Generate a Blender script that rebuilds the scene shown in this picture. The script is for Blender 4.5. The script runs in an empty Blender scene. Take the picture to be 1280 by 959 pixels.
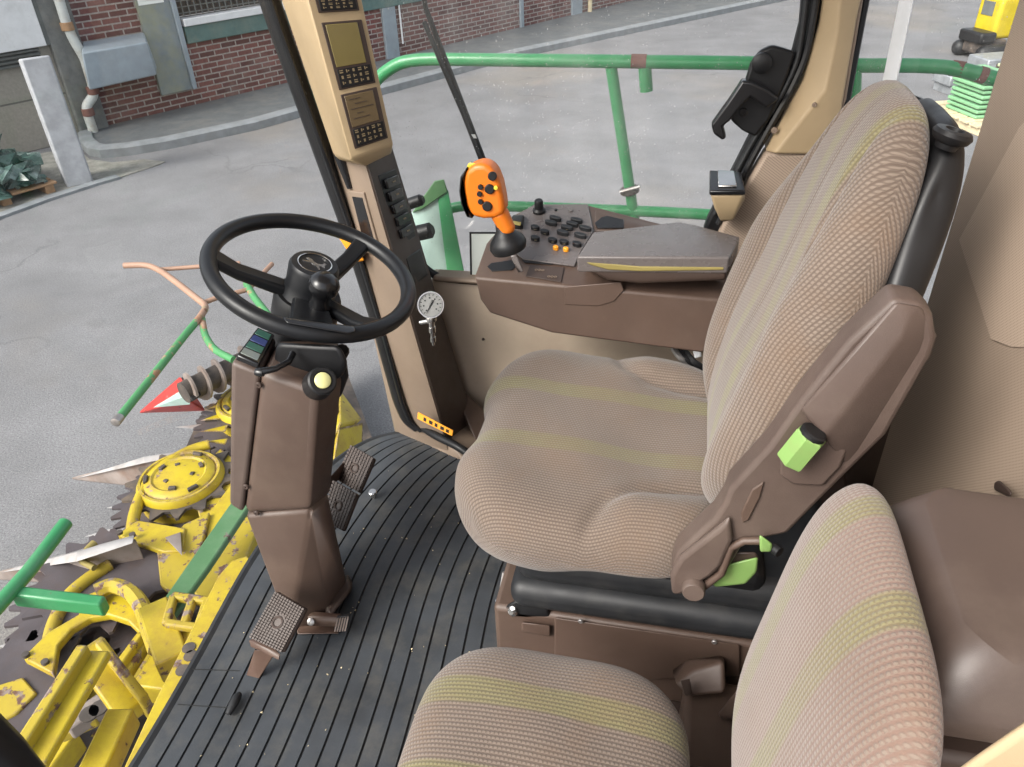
import bpy, bmesh, math, random
from mathutils import Vector, Matrix
random.seed(7)
R = math.radians
sc = bpy.context.scene
col = sc.collection
V = Vector

# ------------------------------------------------------------------ calibrated camera (from the photo's vanishing points)
F = 960.0
H = 1.35                       # camera height over the cab floor
GZ = -1.6                      # yard level under the cab floor
_dn = V((60, 1420, 960)).normalized()
_l = V((248, -660, 960)); _l = (_l - _dn * _l.dot(_dn)).normalized()
_x = _dn.cross(_l)
if _x.x < 0: _x = -_x
CAM = V((0, 0, H))

def ray(u, v):
    d = V((u - 640, v - 479.5, F))
    return V((d.dot(_x), d.dot(_l), -d.dot(_dn)))

def P(u, v, x=None, y=None, z=None):
    """world point of a photo pixel on the plane x=, y= or z="""
    r = ray(u, v)
    t = (z - H) / r.z if z is not None else (y / r.y if y is not None else x / r.x)
    return CAM + r * t

def on_plane(u, v, p, n):
    r = ray(u, v)
    return CAM + r * ((p - CAM).dot(n) / r.dot(n))

cam_d = bpy.data.cameras.new('camera'); cam = bpy.data.objects.new('camera', cam_d); col.objects.link(cam)
cam_d.sensor_width = 36; cam_d.lens = 36 * F / 1280; cam_d.clip_start = 0.02; cam_d.clip_end = 500
ax = [V((_x[i], _l[i], -_dn[i])) for i in range(3)]    # camera right, down, forward in world
rgt, dwn, fwd = ax
M = Matrix(((rgt.x, -dwn.x, -fwd.x, 0), (rgt.y, -dwn.y, -fwd.y, 0), (rgt.z, -dwn.z, -fwd.z, H), (0, 0, 0, 1)))
cam.matrix_world = M
sc.camera = cam

# ------------------------------------------------------------------ materials
class NT:
    def __init__(s, name):
        s.m = bpy.data.materials.new(name); s.m.use_nodes = True
        s.t = s.m.node_tree; s.t.nodes.clear()
        s.out = s.n('ShaderNodeOutputMaterial')
    def n(s, typ, **kw):
        nd = s.t.nodes.new(typ)
        for k, v in kw.items():
            if k.startswith('i_'):
                key = k[2:]
                nd.inputs[int(key) if key.isdigit() else key.replace('_', ' ')].default_value = v
            else: setattr(nd, k, v)
        return nd
    def l(s, a, b): s.t.links.new(a, b)
    def mix(s, f, a, b, blend='MIX'):
        m = s.n('ShaderNodeMix', data_type='RGBA', blend_type=blend)
        for sock, val in ((m.inputs[0], f), (m.inputs[6], a), (m.inputs[7], b)):
            if hasattr(val, 'is_linked') or hasattr(val, 'links'): s.l(val, sock)
            elif isinstance(val, (int, float)): sock.default_value = val
            else: sock.default_value = (*val[:3], 1)
        return m.outputs[2]
    def ramp(s, f, stops):
        r = s.n('ShaderNodeValToRGB'); e = r.color_ramp.elements
        while len(e) < len(stops): e.new(0.5)
        for i, (p, c) in enumerate(stops):
            e[i].position = p; e[i].color = (*c, 1) if len(c) == 3 else c
        s.l(f, r.inputs[0]); return r.outputs[0]
    def math(s, op, a, b=None, c=None):
        m = s.n('ShaderNodeMath', operation=op)
        for i, val in enumerate((a, b, c)):
            if val is None: continue
            if isinstance(val, (int, float)): m.inputs[i].default_value = val
            else: s.l(val, m.inputs[i])
        return m.outputs[0]
    def noise(s, scale, detail=4, co=None, rough=0.55):
        nd = s.n('ShaderNodeTexNoise', i_Scale=scale, i_Detail=detail, i_Roughness=rough)
        if co is not None: s.l(co, nd.inputs['Vector'])
        return nd.outputs['Fac']
    def bump(s, h, strength=0.3, dist=0.002):
        b = s.n('ShaderNodeBump', i_Strength=strength, i_Distance=dist); s.l(h, b.inputs['Height']); return b.outputs[0]

def geo_pos(t): return t.n('ShaderNodeNewGeometry').outputs['Position']

def plastic(name, c, rough=0.5, var=0.12, bump=0.25, bscale=900, metallic=0.0, dirt=None, dirt_amt=0.4, dscale=6, spec=0.5, grain=0.0):
    t = NT(name); p = geo_pos(t)
    b = t.n('ShaderNodeBsdfPrincipled', i_Roughness=rough, i_Metallic=metallic)
    b.inputs['Specular IOR Level'].default_value = spec
    n1 = t.noise(7, 5, p)
    lo = tuple(k * (1 - var) for k in c); hi = tuple(min(1, k * (1 + var)) for k in c)
    cc = t.ramp(n1, [(0.35, lo), (0.65, hi)])
    if dirt:
        n2 = t.noise(dscale, 8, p, 0.65)
        f = t.ramp(n2, [(0.48, (0, 0, 0)), (0.72, (dirt_amt,) * 3)])
        cc = t.mix(f, cc, dirt)
    if grain:
        n3 = t.noise(bscale * 0.6, 2, p)
        cc = t.mix(t.math('MULTIPLY', n3, grain), cc, tuple(k * 0.4 for k in c))
    t.l(cc, b.inputs['Base Color'])
    rr = t.math('MULTIPLY_ADD', t.noise(25, 5, p), 0.3, rough - 0.15)
    t.l(rr, b.inputs['Roughness'])
    if bump: t.l(t.bump(t.noise(bscale, 2, p), bump, 0.0006), b.inputs['Normal'])
    t.l(b.outputs[0], t.out.inputs[0]); return t.m

def worn_paint(name, c, rust=(0.10, 0.055, 0.04), thr=0.56, scale=9, rough=0.45, bare=(0.3, 0.27, 0.27), grime=None, grime_amt=0.5, edges=False):
    t = NT(name); p = geo_pos(t)
    b = t.n('ShaderNodeBsdfPrincipled', i_Roughness=rough)
    n1 = t.noise(scale, 9, p, 0.68)
    base = t.ramp(t.noise(4, 4, p), [(0.3, tuple(k * 0.82 for k in c)), (0.7, c)])
    if grime:
        base = t.mix(t.ramp(t.noise(scale * 0.5, 7, p, 0.7), [(0.45, (0, 0, 0)), (0.7, (grime_amt,) * 3)]), base, grime)
    f = t.ramp(n1, [(thr, (0, 0, 0)), (thr + 0.03, (1, 1, 1))])
    bv = t.n('ShaderNodeBevel', samples=4); bv.inputs['Radius'].default_value = 0.02
    dp = t.n('ShaderNodeVectorMath', operation='DOT_PRODUCT'); t.l(bv.outputs[0], dp.inputs[0]); t.l(t.n('ShaderNodeNewGeometry').outputs['True Normal'], dp.inputs[1])
    edge = t.ramp(t.math('ADD', t.math('SUBTRACT', 1.0, dp.outputs['Value']), t.math('MULTIPLY', t.math('SUBTRACT', t.noise(22, 6, p, 0.7), 0.5), 0.35)), [(0.10, (0, 0, 0)), (0.16, (1, 1, 1))])
    if edges: f = t.math('MAXIMUM', f, edge)
    rc = t.mix(t.ramp(t.noise(scale * 2.5, 5, p), [(0.45, (0, 0, 0)), (0.6, (1, 1, 1))]), rust, bare)
    cc = t.mix(f, base, rc)
    t.l(cc, b.inputs['Base Color'])
    t.l(t.math('MULTIPLY_ADD', f, 0.35, rough), b.inputs['Roughness'])
    t.l(t.bump(n1, 0.4, 0.004), b.inputs['Normal'])
    t.l(b.outputs[0], t.out.inputs[0]); return t.m

def fabric(name, bands, c_hi, c_lo, c_band, pitch=0.0062, dash=0.0056, side=None, worn=0.5):
    """corduroy-like weave: UV.x runs across the ribs, UV.y along them (both in metres); bands: (centre, half width)"""
    t = NT(name); uv = t.n('ShaderNodeUVMap').outputs[0]
    s = t.n('ShaderNodeSeparateXYZ'); t.l(uv, s.inputs[0]); u, v = s.outputs[0], s.outputs[1]
    p = geo_pos(t)
    wob = t.math('MULTIPLY', t.math('SUBTRACT', t.noise(14, 3, p), 0.5), 0.0025)
    uu = t.math('ADD', u, wob)
    rib = t.math('SINE', t.math('MULTIPLY', uu, 2 * math.pi / pitch))
    rib01 = t.math('MULTIPLY_ADD', rib, 0.5, 0.5)
    odd = t.math('MULTIPLY', t.math('FLOOR', t.math('DIVIDE', uu, pitch)), 0.5)
    dsh = t.math('SINE', t.math('MULTIPLY', t.math('ADD', t.math('DIVIDE', v, dash), odd), 2 * math.pi))
    d01 = t.math('MULTIPLY_ADD', dsh, 0.5, 0.5)
    n1 = t.noise(5, 5, p)
    hi = t.ramp(n1, [(0.3, tuple(k * 0.85 for k in c_hi)), (0.7, c_hi)])
    lo = t.ramp(n1, [(0.3, tuple(k * 0.85 for k in c_lo)), (0.7, c_lo)])
    msk = None
    for c, w in bands:
        d = t.math('ABSOLUTE', t.math('SUBTRACT', uu, c))
        m = t.n('ShaderNodeMapRange', interpolation_type='SMOOTHSTEP'); t.l(d, m.inputs[0])
        m.inputs[1].default_value = w * 1.15; m.inputs[2].default_value = w * 0.75; m.inputs[3].default_value = 0; m.inputs[4].default_value = 1
        msk = m.outputs[0] if msk is None else t.math('MAXIMUM', msk, m.outputs[0])
    if msk is not None:
        wn = t.math('MULTIPLY', msk, t.ramp(t.noise(8, 6, p, 0.7), [(0.35, (1 - worn,) * 3), (0.7, (0.9,) * 3)]))
        hi = t.mix(wn, hi, c_band); lo = t.mix(t.math('MULTIPLY', wn, 0.8), lo, tuple(k * 0.6 for k in c_band))
    f = t.math('MULTIPLY', rib01, t.math('MULTIPLY_ADD', d01, 0.75, 0.25))
    f = t.ramp(f, [(0.05, (0, 0, 0)), (0.62, (1, 1, 1))])
    cc = t.mix(t.math('MULTIPLY_ADD', f, 0.78, 0.14), lo, hi)
    soil = t.ramp(t.noise(7, 6, p, 0.65), [(0.47, (0, 0, 0)), (0.75, (0.45,) * 3)])
    cc = t.mix(soil, cc, (0.16, 0.10, 0.06))
    b = t.n('ShaderNodeBsdfPrincipled', i_Roughness=0.93)
    b.inputs['Specular IOR Level'].default_value = 0.15
    b.inputs['Sheen Weight'].default_value = 0.25; b.inputs['Sheen Roughness'].default_value = 0.5
    t.l(cc, b.inputs['Base Color'])
    h = t.math('ADD', f, t.math('MULTIPLY', t.noise(700, 2, p), 0.5))
    t.l(t.bump(h, 0.55, 0.0016), b.inputs['Normal'])
    t.l(b.outputs[0], t.out.inputs[0]); return t.m

def glass_mat(name, speck=0.5, haze=0.03, tint=(0.97, 0.985, 0.975), graze=0.35):
    t = NT(name); p = geo_pos(t)
    tr = t.n('ShaderNodeBsdfTransparent'); tr.inputs[0].default_value = (*tint, 1)
    gl = t.n('ShaderNodeBsdfGlossy', i_Roughness=0.02)
    fr = t.n('ShaderNodeLayerWeight', i_Blend=0.5)
    m1 = t.n('ShaderNodeMixShader'); t.l(t.math('MULTIPLY_ADD', t.math('POWER', fr.outputs['Facing'], 4.0), graze, 0.025), m1.inputs[0]); t.l(tr.outputs[0], m1.inputs[1]); t.l(gl.outputs[0], m1.inputs[2])
    df = t.n('ShaderNodeBsdfDiffuse'); df.inputs[0].default_value = (0.75, 0.75, 0.74, 1)
    vo = t.n('ShaderNodeTexVoronoi', i_Scale=130.0); t.l(p, vo.inputs['Vector'])
    dots = t.ramp(vo.outputs['Distance'], [(0.10, (1, 1, 1)), (0.2, (0, 0, 0))])
    pick = t.ramp(t.noise(40, 2, p), [(0.47, (0, 0, 0)), (0.56, (1, 1, 1))])
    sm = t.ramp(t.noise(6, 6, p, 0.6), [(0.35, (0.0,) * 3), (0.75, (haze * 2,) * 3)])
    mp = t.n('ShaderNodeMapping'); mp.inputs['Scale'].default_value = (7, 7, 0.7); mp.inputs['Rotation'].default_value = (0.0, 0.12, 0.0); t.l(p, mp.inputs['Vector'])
    strk = t.ramp(t.noise(1.0, 5, mp.outputs[0], 0.6), [(0.48, (0,) * 3), (0.7, (haze * 3.2,) * 3)])  # pale upright streaks in the colour imitate reflections and smears on the pane
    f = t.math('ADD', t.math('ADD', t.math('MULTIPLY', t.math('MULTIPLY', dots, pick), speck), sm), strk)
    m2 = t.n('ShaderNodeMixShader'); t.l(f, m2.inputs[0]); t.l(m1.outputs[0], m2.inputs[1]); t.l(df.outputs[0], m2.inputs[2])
    t.l(m2.outputs[0], t.out.inputs[0]); return t.m

def brick_mat(name, c1, c2, mortar, bw, bh, ms=0.011, offset=0.5, bump=0.6, rough=0.85):
    t = NT(name); uv = t.n('ShaderNodeUVMap').outputs[0]; p = geo_pos(t)
    br = t.n('ShaderNodeTexBrick', offset=offset)
    br.inputs['Scale'].default_value = 1; br.inputs['Brick Width'].default_value = bw; br.inputs['Row Height'].default_value = bh
    br.inputs['Mortar Size'].default_value = ms; br.inputs['Mortar Smooth'].default_value = 0.2; br.inputs['Bias'].default_value = 0.0
    br.inputs['Color1'].default_value = (*c1, 1); br.inputs['Color2'].default_value = (*c2, 1); br.inputs['Mortar'].default_value = (*mortar, 1)
    t.l(uv, br.inputs['Vector'])
    cc = t.mix(t.ramp(t.noise(30, 5, p), [(0.3, (0.0,) * 3), (0.8, (0.5,) * 3)]), br.outputs['Color'], tuple(k * 0.55 for k in c1))
    cc = t.mix(t.ramp(t.noise(1.2, 6, p, 0.65), [(0.5, (0.0,) * 3), (0.8, (0.45,) * 3)]), cc, (0.3, 0.27, 0.24))
    b = t.n('ShaderNodeBsdfPrincipled', i_Roughness=rough); t.l(cc, b.inputs['Base Color'])
    h = t.math('ADD', t.math('SUBTRACT', 1.0, br.outputs['Fac']), t.math('MULTIPLY', t.noise(60, 4, p), 0.5))
    t.l(t.bump(h, bump, 0.008), b.inputs['Normal'])
    t.l(b.outputs[0], t.out.inputs[0]); return t.m

def paper(name, c):
    t = NT(name)
    d = t.n('ShaderNodeBsdfDiffuse'); d.inputs[0].default_value = (*c, 1)
    tl = t.n('ShaderNodeBsdfTranslucent'); tl.inputs[0].default_value = (*c, 1)
    m = t.n('ShaderNodeMixShader'); m.inputs[0].default_value = 0.6; t.l(d.outputs[0], m.inputs[1]); t.l(tl.outputs[0], m.inputs[2])
    t.l(m.outputs[0], t.out.inputs[0]); return t.m

def asphalt(name, c, tan=0.5):
    t = NT(name); p = geo_pos(t)
    fine = t.noise(80, 4, p, 0.75); mid = t.noise(1.3, 8, p, 0.62); big = t.noise(0.28, 5, p)
    cc = t.ramp(mid, [(0.3, tuple(k * 0.78 for k in c)), (0.7, tuple(k * 1.12 for k in c))])
    cc = t.mix(t.ramp(big, [(0.52, (0,) * 3), (0.72, (tan,) * 3)]), cc, (0.36, 0.29, 0.2))
    cc = t.mix(t.ramp(fine, [(0.38, (0.65,) * 3), (0.54, (0,) * 3)]), cc, tuple(k * 0.4 for k in c))
    cc = t.mix(t.ramp(t.noise(105, 3, p, 0.7), [(0.58, (0,) * 3), (0.7, (0.55,) * 3)]), cc, (0.55, 0.54, 0.52))
    stain = t.ramp(t.noise(3.2, 7, p, 0.7), [(0.6, (0,) * 3), (0.74, (0.45,) * 3)])
    cc = t.mix(stain, cc, tuple(k * 0.55 for k in c))
    vo = t.n('ShaderNodeTexVoronoi', feature='DISTANCE_TO_EDGE', i_Scale=0.33)
    dv = t.n('ShaderNodeVectorMath', operation='ADD'); nz = t.n('ShaderNodeTexNoise', i_Scale=1.6, i_Detail=6.0); t.l(p, nz.inputs['Vector'])
    sc2 = t.n('ShaderNodeVectorMath', operation='SCALE'); t.l(nz.outputs['Color'], sc2.inputs[0]); sc2.inputs['Scale'].default_value = 0.9
    t.l(p, dv.inputs[0]); t.l(sc2.outputs[0], dv.inputs[1]); t.l(dv.outputs[0], vo.inputs['Vector'])
    crack = t.math('MULTIPLY', t.ramp(vo.outputs['Distance'], [(0.002, (0.35,) * 3), (0.008, (0,) * 3)]), t.ramp(t.noise(0.5, 3, p), [(0.45, (0,) * 3), (0.6, (1,) * 3)]))
    cc = t.mix(crack, cc, tuple(k * 0.3 for k in c))
    wt = t.ramp(t.noise(0.55, 7, p, 0.6), [(0.5, (0,) * 3), (0.62, (0.35,) * 3)])
    cc = t.mix(wt, cc, tuple(k * 0.62 for k in c))
    b = t.n('ShaderNodeBsdfPrincipled', i_Roughness=0.9); t.l(cc, b.inputs['Base Color'])
    t.l(t.bump(fine, 0.5, 0.01), b.inputs['Normal'])
    t.l(b.outputs[0], t.out.inputs[0]); return t.m

def perforated(name, c, pitch=0.006):
    t = NT(name); p = geo_pos(t)
    s = t.n('ShaderNodeSeparateXYZ'); t.l(p, s.inputs[0])
    a = t.math('SINE', t.math('MULTIPLY', s.outputs[1], 2 * math.pi / pitch))
    d = t.math('SINE', t.math('MULTIPLY', t.math('ADD', s.outputs[2], t.math('MULTIPLY', s.outputs[0], 0.7)), 2 * math.pi / pitch))
    f = t.ramp(t.math('MULTIPLY', a, d), [(0.35, (0,) * 3), (0.75, (0.75,) * 3)])
    base = t.ramp(t.noise(3, 5, p), [(0.3, tuple(k * 0.9 for k in c)), (0.7, c)])
    cc = t.mix(f, base, tuple(k * 0.4 for k in c))
    b = t.n('ShaderNodeBsdfPrincipled', i_Roughness=0.7); t.l(cc, b.inputs['Base Color'])
    t.l(t.bump(f, -0.4, 0.001), b.inputs['Normal'])
    t.l(b.outputs[0], t.out.inputs[0]); return t.m

BROWN = (0.084, 0.054, 0.041)
MT = dict(
    brown=plastic('brown_plastic', BROWN, 0.46, 0.08, 0.6, 750, dirt=(0.2, 0.15, 0.11), dirt_amt=0.18),
    brown_dark=plastic('dark_brown_plastic', (0.052, 0.034, 0.027), 0.5, 0.1, 0.35, 1400),
    brown_grey=plastic('grey_brown_plastic', (0.092, 0.065, 0.054), 0.44, 0.08, 0.6, 750, dirt=(0.24, 0.19, 0.15), dirt_amt=0.2),
    brown_metal=plastic('brown_painted_steel', (0.085, 0.05, 0.037), 0.42, 0.15, 0.2, 300, dirt=(0.2, 0.15, 0.11), dirt_amt=0.4, dscale=14),
    cream=plastic('cream_plastic', (0.43, 0.32, 0.19), 0.45, 0.05, 0.25, 1100, dirt=(0.34, 0.26, 0.17), dirt_amt=0.25),
    sidewall=plastic('side_panel_plastic', (0.46, 0.37, 0.285), 0.5, 0.06, 0.3, 1100, dirt=(0.3, 0.22, 0.16), dirt_amt=0.3),
    tan=plastic('tan_plastic', (0.225, 0.168, 0.125), 0.5, 0.06, 0.3, 1100, dirt=(0.2, 0.14, 0.1), dirt_amt=0.3),
    wheel=plastic('black_wheel_rubber', (0.009, 0.0095, 0.011), 0.36, 0.15, 0.15, 1600, spec=0.35),
    black=plastic('black_plastic', (0.011, 0.011, 0.012), 0.42, 0.2, 0.2, 900, spec=0.35),
    blackgloss=plastic('glossy_black_plastic', (0.01, 0.01, 0.011), 0.22, 0.2, 0, 900),
    rubber=plastic('black_rubber', (0.014, 0.015, 0.017), 0.55, 0.2, 0.3, 500, dirt=(0.07, 0.065, 0.06), dirt_amt=0.35, dscale=12),
    mat=plastic('dusty_rubber_mat', (0.042, 0.047, 0.054), 0.58, 0.3, 0.4, 420, dirt=(0.13, 0.12, 0.10), dirt_amt=0.5, dscale=13, grain=0.4),
    groove=plastic('groove_rubber', (0.012, 0.012, 0.012), 0.8, 0.2, 0),
    chrome=plastic('worn_chrome', (0.62, 0.6, 0.58), 0.22, 0.1, 0, metallic=1.0),
    steel=plastic('dull_steel', (0.42, 0.40, 0.39), 0.4, 0.2, 0.2, 200, metallic=0.85, dirt=(0.16, 0.1, 0.07), dirt_amt=0.6, dscale=10),
    orange=plastic('orange_plastic', (0.68, 0.165, 0.01), 0.38, 0.05, 0.1, 1500),
    orange_label=plastic('orange_label', (0.85, 0.33, 0.02), 0.4, 0.05, 0),
    yellow_button=plastic('yellow_button', (0.75, 0.6, 0.05), 0.35, 0.05, 0),
    palegreen=plastic('pale_yellow_button', (0.68, 0.66, 0.3), 0.3, 0.05, 0),
    lime=plastic('lime_green_plastic', (0.20, 0.34, 0.10), 0.42, 0.06, 0.2, 900, dirt=(0.22, 0.25, 0.1), dirt_amt=0.35, dscale=30),
    screen=plastic('lcd_screen', (0.20, 0.16, 0.06), 0.12, 0.08, 0, spec=0.6),
    screen_dark=plastic('dim_lcd_screen', (0.14, 0.10, 0.055), 0.12, 0.08, 0, spec=0.6),
    boxp=plastic('box_plastic', (0.080, 0.057, 0.048), 0.38, 0.08, 0.3, 1400, dirt=(0.24, 0.19, 0.15), dirt_amt=0.2),
    keymark=plastic('keypad_mark', (0.25, 0.19, 0.11), 0.5, 0.1, 0),
    white=plastic('white_paint', (0.72, 0.73, 0.74), 0.5, 0.04, 0.1, 300, dirt=(0.4, 0.4, 0.38), dirt_amt=0.3),
    card=plastic('white_card', (0.82, 0.84, 0.80), 0.5, 0.02, 0),
    gaugeface=plastic('gauge_face', (0.33, 0.33, 0.32), 0.25, 0.05, 0),
    pad_grey=plastic('grey_leatherette', (0.128, 0.112, 0.108), 0.27, 0.06, 0.4, 1200),
    olive=plastic('olive_piping', (0.25, 0.20, 0.06), 0.7, 0.1, 0.3, 800),
    ledblue=plastic('blue_indicator', (0.05, 0.07, 0.2), 0.2, 0.1, 0), ledgreen=plastic('green_indicator', (0.05, 0.14, 0.11), 0.2, 0.1, 0),
    green=worn_paint('green_paint', (0.04, 0.27, 0.10), thr=0.66, scale=12, rough=0.32, bare=(0.2, 0.3, 0.2), grime=(0.16, 0.34, 0.2), grime_amt=0.35),
    green_old=worn_paint('faded_green_paint', (0.07, 0.27, 0.10), thr=0.55, scale=7, rust=(0.32, 0.17, 0.10), bare=(0.36, 0.24, 0.17), rough=0.55),
    rustbar=worn_paint('rusty_bar', (0.38, 0.23, 0.16), thr=0.6, scale=9, rust=(0.2, 0.1, 0.06), bare=(0.2, 0.3, 0.14), rough=0.6),
    rust=plastic('rust', (0.16, 0.075, 0.06), 0.8, 0.25, 0.4, 300),
    paleg=worn_paint('pale_green_paint', (0.085, 0.20, 0.085), grime=(0.17, 0.24, 0.15), thr=0.64, scale=8, rough=0.4),
    teal=plastic('teal_paint', (0.22, 0.62, 0.47), 0.4, 0.05, 0),
    greyg=plastic('grey_green_paint', (0.34, 0.46, 0.42), 0.4, 0.08, 0.1, 200),
    yellow=worn_paint('worn_yellow_paint', (0.52, 0.395, 0.018), edges=True, rust=(0.10, 0.055, 0.04), thr=0.60, scale=15, rough=0.45, bare=(0.27, 0.20, 0.2), grime=(0.30, 0.19, 0.03), grime_amt=0.85),
    yellow_bad=worn_paint('flaking_yellow_paint', (0.45, 0.34, 0.025), edges=True, rust=(0.13, 0.07, 0.05), thr=0.55, scale=14, rough=0.6, bare=(0.24, 0.19, 0.17), grime=(0.3, 0.2, 0.05)),
    purple=plastic('rusty_disc_steel', (0.085, 0.073, 0.078), 0.5, 0.15, 0.2, 120, dirt=(0.09, 0.055, 0.04), dirt_amt=0.6, dscale=5, spec=0.3),
    darkmetal=plastic('grimy_dark_metal', (0.075, 0.062, 0.055), 0.7, 0.35, 0.4, 60, dirt=(0.2, 0.14, 0.08), dirt_amt=0.5, dscale=7),
    spear=plastic('weathered_divider_sheet', (0.25, 0.21, 0.19), 0.5, 0.2, 0.3, 60, dirt=(0.17, 0.09, 0.05), dirt_amt=0.8, dscale=5),
    tine=plastic('worn_pale_steel', (0.36, 0.345, 0.34), 0.45, 0.2, 0.2, 60, dirt=(0.3, 0.24, 0.2), dirt_amt=0.6, dscale=8),
    red=worn_paint('red_paint', (0.55, 0.035, 0.03), thr=0.6, scale=7, rough=0.45),
    concrete=plastic('pale_concrete', (0.36, 0.37, 0.39), 0.9, 0.12, 0.6, 120, dirt=(0.25, 0.25, 0.25), dirt_amt=0.4, dscale=9),
    concrete_dark=plastic('dark_concrete', (0.16, 0.165, 0.16), 0.9, 0.2, 0.7, 60, dirt=(0.22, 0.21, 0.17), dirt_amt=0.6, dscale=4),
    pave=plastic('pavement_slab', (0.115, 0.125, 0.13), 0.9, 0.1, 0.5, 90, dirt=(0.23, 0.22, 0.2), dirt_amt=0.4, dscale=2),
    kerb=plastic('kerb_stone', (0.215, 0.23, 0.24), 0.85, 0.12, 0.5, 90, dirt=(0.2, 0.2, 0.2), dirt_amt=0.4, dscale=4),
    gravel=plastic('gravelly_concrete', (0.34, 0.33, 0.29), 0.95, 0.2, 0.9, 70, dirt=(0.15, 0.14, 0.11), dirt_amt=0.6, dscale=9, grain=0.6),
    greysheet=plastic('grey_sheet_metal', (0.20, 0.235, 0.25), 0.45, 0.08, 0, dirt=(0.32, 0.32, 0.17), dirt_amt=0.75, dscale=1.6),
    duct=plastic('blue_grey_duct', (0.28, 0.33, 0.37), 0.5, 0.06, 0, dirt=(0.2, 0.22, 0.22), dirt_amt=0.4, dscale=3),
    pipe=plastic('pale_downpipe', (0.50, 0.52, 0.50), 0.5, 0.08, 0.1, 100, dirt=(0.28, 0.2, 0.11), dirt_amt=0.8, dscale=5),
    lintel=plastic('green_beam_paint', (0.09, 0.165, 0.155), 0.6, 0.1, 0.2, 60, dirt=(0.2, 0.24, 0.2), dirt_amt=0.5, dscale=3),
    mesh_dark=plastic('dark_window', (0.03, 0.025, 0.025), 0.4, 0.3, 0, dirt=(0.13, 0.1, 0.09), dirt_amt=0.5, dscale=12),
    louvre=plastic('grey_louvre', (0.12, 0.13, 0.125), 0.7, 0.15, 0),
    wood=plastic('weathered_wood', (0.32, 0.19, 0.10), 0.85, 0.2, 0.5, 50, dirt=(0.14, 0.09, 0.06), dirt_amt=0.5, dscale=8),
    palewood=plastic('pale_pallet_wood', (0.62, 0.52, 0.34), 0.85, 0.15, 0.4, 50, dirt=(0.4, 0.32, 0.2), dirt_amt=0.4, dscale=6),
    heap=plastic('dark_green_film', (0.035, 0.075, 0.062), 0.3, 0.5, 0.3, 30, dirt=(0.3, 0.38, 0.36), dirt_amt=0.8, dscale=5),
    plate=plastic('pale_green_plate', (0.20, 0.42, 0.22), 0.5, 0.08, 0.2, 60),
    plate2=plastic('cream_green_plate', (0.48, 0.56, 0.32), 0.5, 0.08, 0.2, 60),
    machyellow=plastic('yellow_machine_paint', (0.55, 0.42, 0.01), 0.4, 0.1, 0),
    machgrey=plastic('grey_machine_steel', (0.34, 0.36, 0.38), 0.4, 0.2, 0.2, 30, metallic=0.4),
    perf=perforated('perforated_brown_cloth', (0.38, 0.29, 0.22)), perf_trim=perforated('perforated_tan_trim', (0.38, 0.29, 0.22)),
    perf_light=perforated('perforated_tan_cloth', (0.50, 0.385, 0.295)),
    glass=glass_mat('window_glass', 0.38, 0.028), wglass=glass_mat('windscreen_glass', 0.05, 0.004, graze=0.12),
    brick=brick_mat('red_brick', (0.105, 0.042, 0.04), (0.24, 0.095, 0.082), (0.40, 0.36, 0.33), 0.252, 0.079),
    stone=brick_mat('stone_blocks', (0.30, 0.28, 0.24), (0.36, 0.33, 0.28), (0.13, 0.12, 0.11), 1.3, 0.62, 0.012, 0.35),
    vellum=paper('backlit_card', (0.85, 0.87, 0.83)),
    asphalt=asphalt('yard_asphalt', (0.215, 0.215, 0.222)),
)

# ------------------------------------------------------------------ mesh helpers
def world_off(parent):
    o = V((0, 0, 0))
    while parent is not None:
        o += parent.location; parent = parent.parent
    return o

def finish(name, bm, mat, parent=None, bevel=0.0, seg=2, smooth=True, angle=38, weld=False, origin=None):
    if weld: bmesh.ops.remove_doubles(bm, verts=bm.verts, dist=1e-5)
    me = bpy.data.meshes.new(name)
    bm.normal_update()
    if parent is not None: off = world_off(parent)
    else:
        if origin is not None: off = V(origin)
        else:
            xs = [v.co for v in bm.verts]
            off = V(((min(c.x for c in xs) + max(c.x for c in xs)) / 2, (min(c.y for c in xs) + max(c.y for c in xs)) / 2, min(c.z for c in xs)))
    for v in bm.verts: v.co -= off
    bm.to_mesh(me); bm.free()
    o = bpy.data.objects.new(name, me); col.objects.link(o)
    if parent is not None: o.parent = parent
    else: o.location = off
    mats = mat if isinstance(mat, (list, tuple)) else [mat]
    for m in mats: me.materials.append(MT[m] if isinstance(m, str) else m)
    if smooth:
        me.shade_smooth()
        if not bevel: me.set_sharp_from_angle(angle=R(angle))
        else: me.set_sharp_from_angle(angle=R(75))
    if bevel:
        b = o.modifiers.new('bevel', 'BEVEL'); b.width = bevel; b.segments = seg; b.limit_method = 'ANGLE'; b.angle_limit = R(28)
        b.harden_normals = False
    return o

def thing(name, label, cat, loc, group=None):
    o = bpy.data.objects.new(name, None); col.objects.link(o); o.location = V(loc)
    o.empty_display_size = 0.05
    o['label'] = label; o['category'] = cat
    if group: o['group'] = group
    return o

def tag(o, label, cat, group=None):
    o['label'] = label; o['category'] = cat
    if group: o['group'] = group
    return o

def struct(o): o['kind'] = 'structure'; return o

def bm_hull(bm, pts):
    vs = [bm.verts.new(p) for p in pts]
    r = bmesh.ops.convex_hull(bm, input=vs, use_existing_faces=False)
    bmesh.ops.delete(bm, geom=[v for v in vs if v.is_valid and not v.link_faces], context='VERTS')
    nf = [f for f in r['geom'] if isinstance(f, bmesh.types.BMFace) and f.is_valid]
    bmesh.ops.dissolve_limit(bm, angle_limit=R(1.0), verts=list({v for f in nf for v in f.verts}), edges=list({e for f in nf for e in f.edges}))

def hull(name, pts, mat, parent=None, bevel=0.004, seg=2, **k):
    bm = bmesh.new(); bm_hull(bm, pts); return finish(name, bm, mat, parent, bevel, seg, **k)

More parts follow.
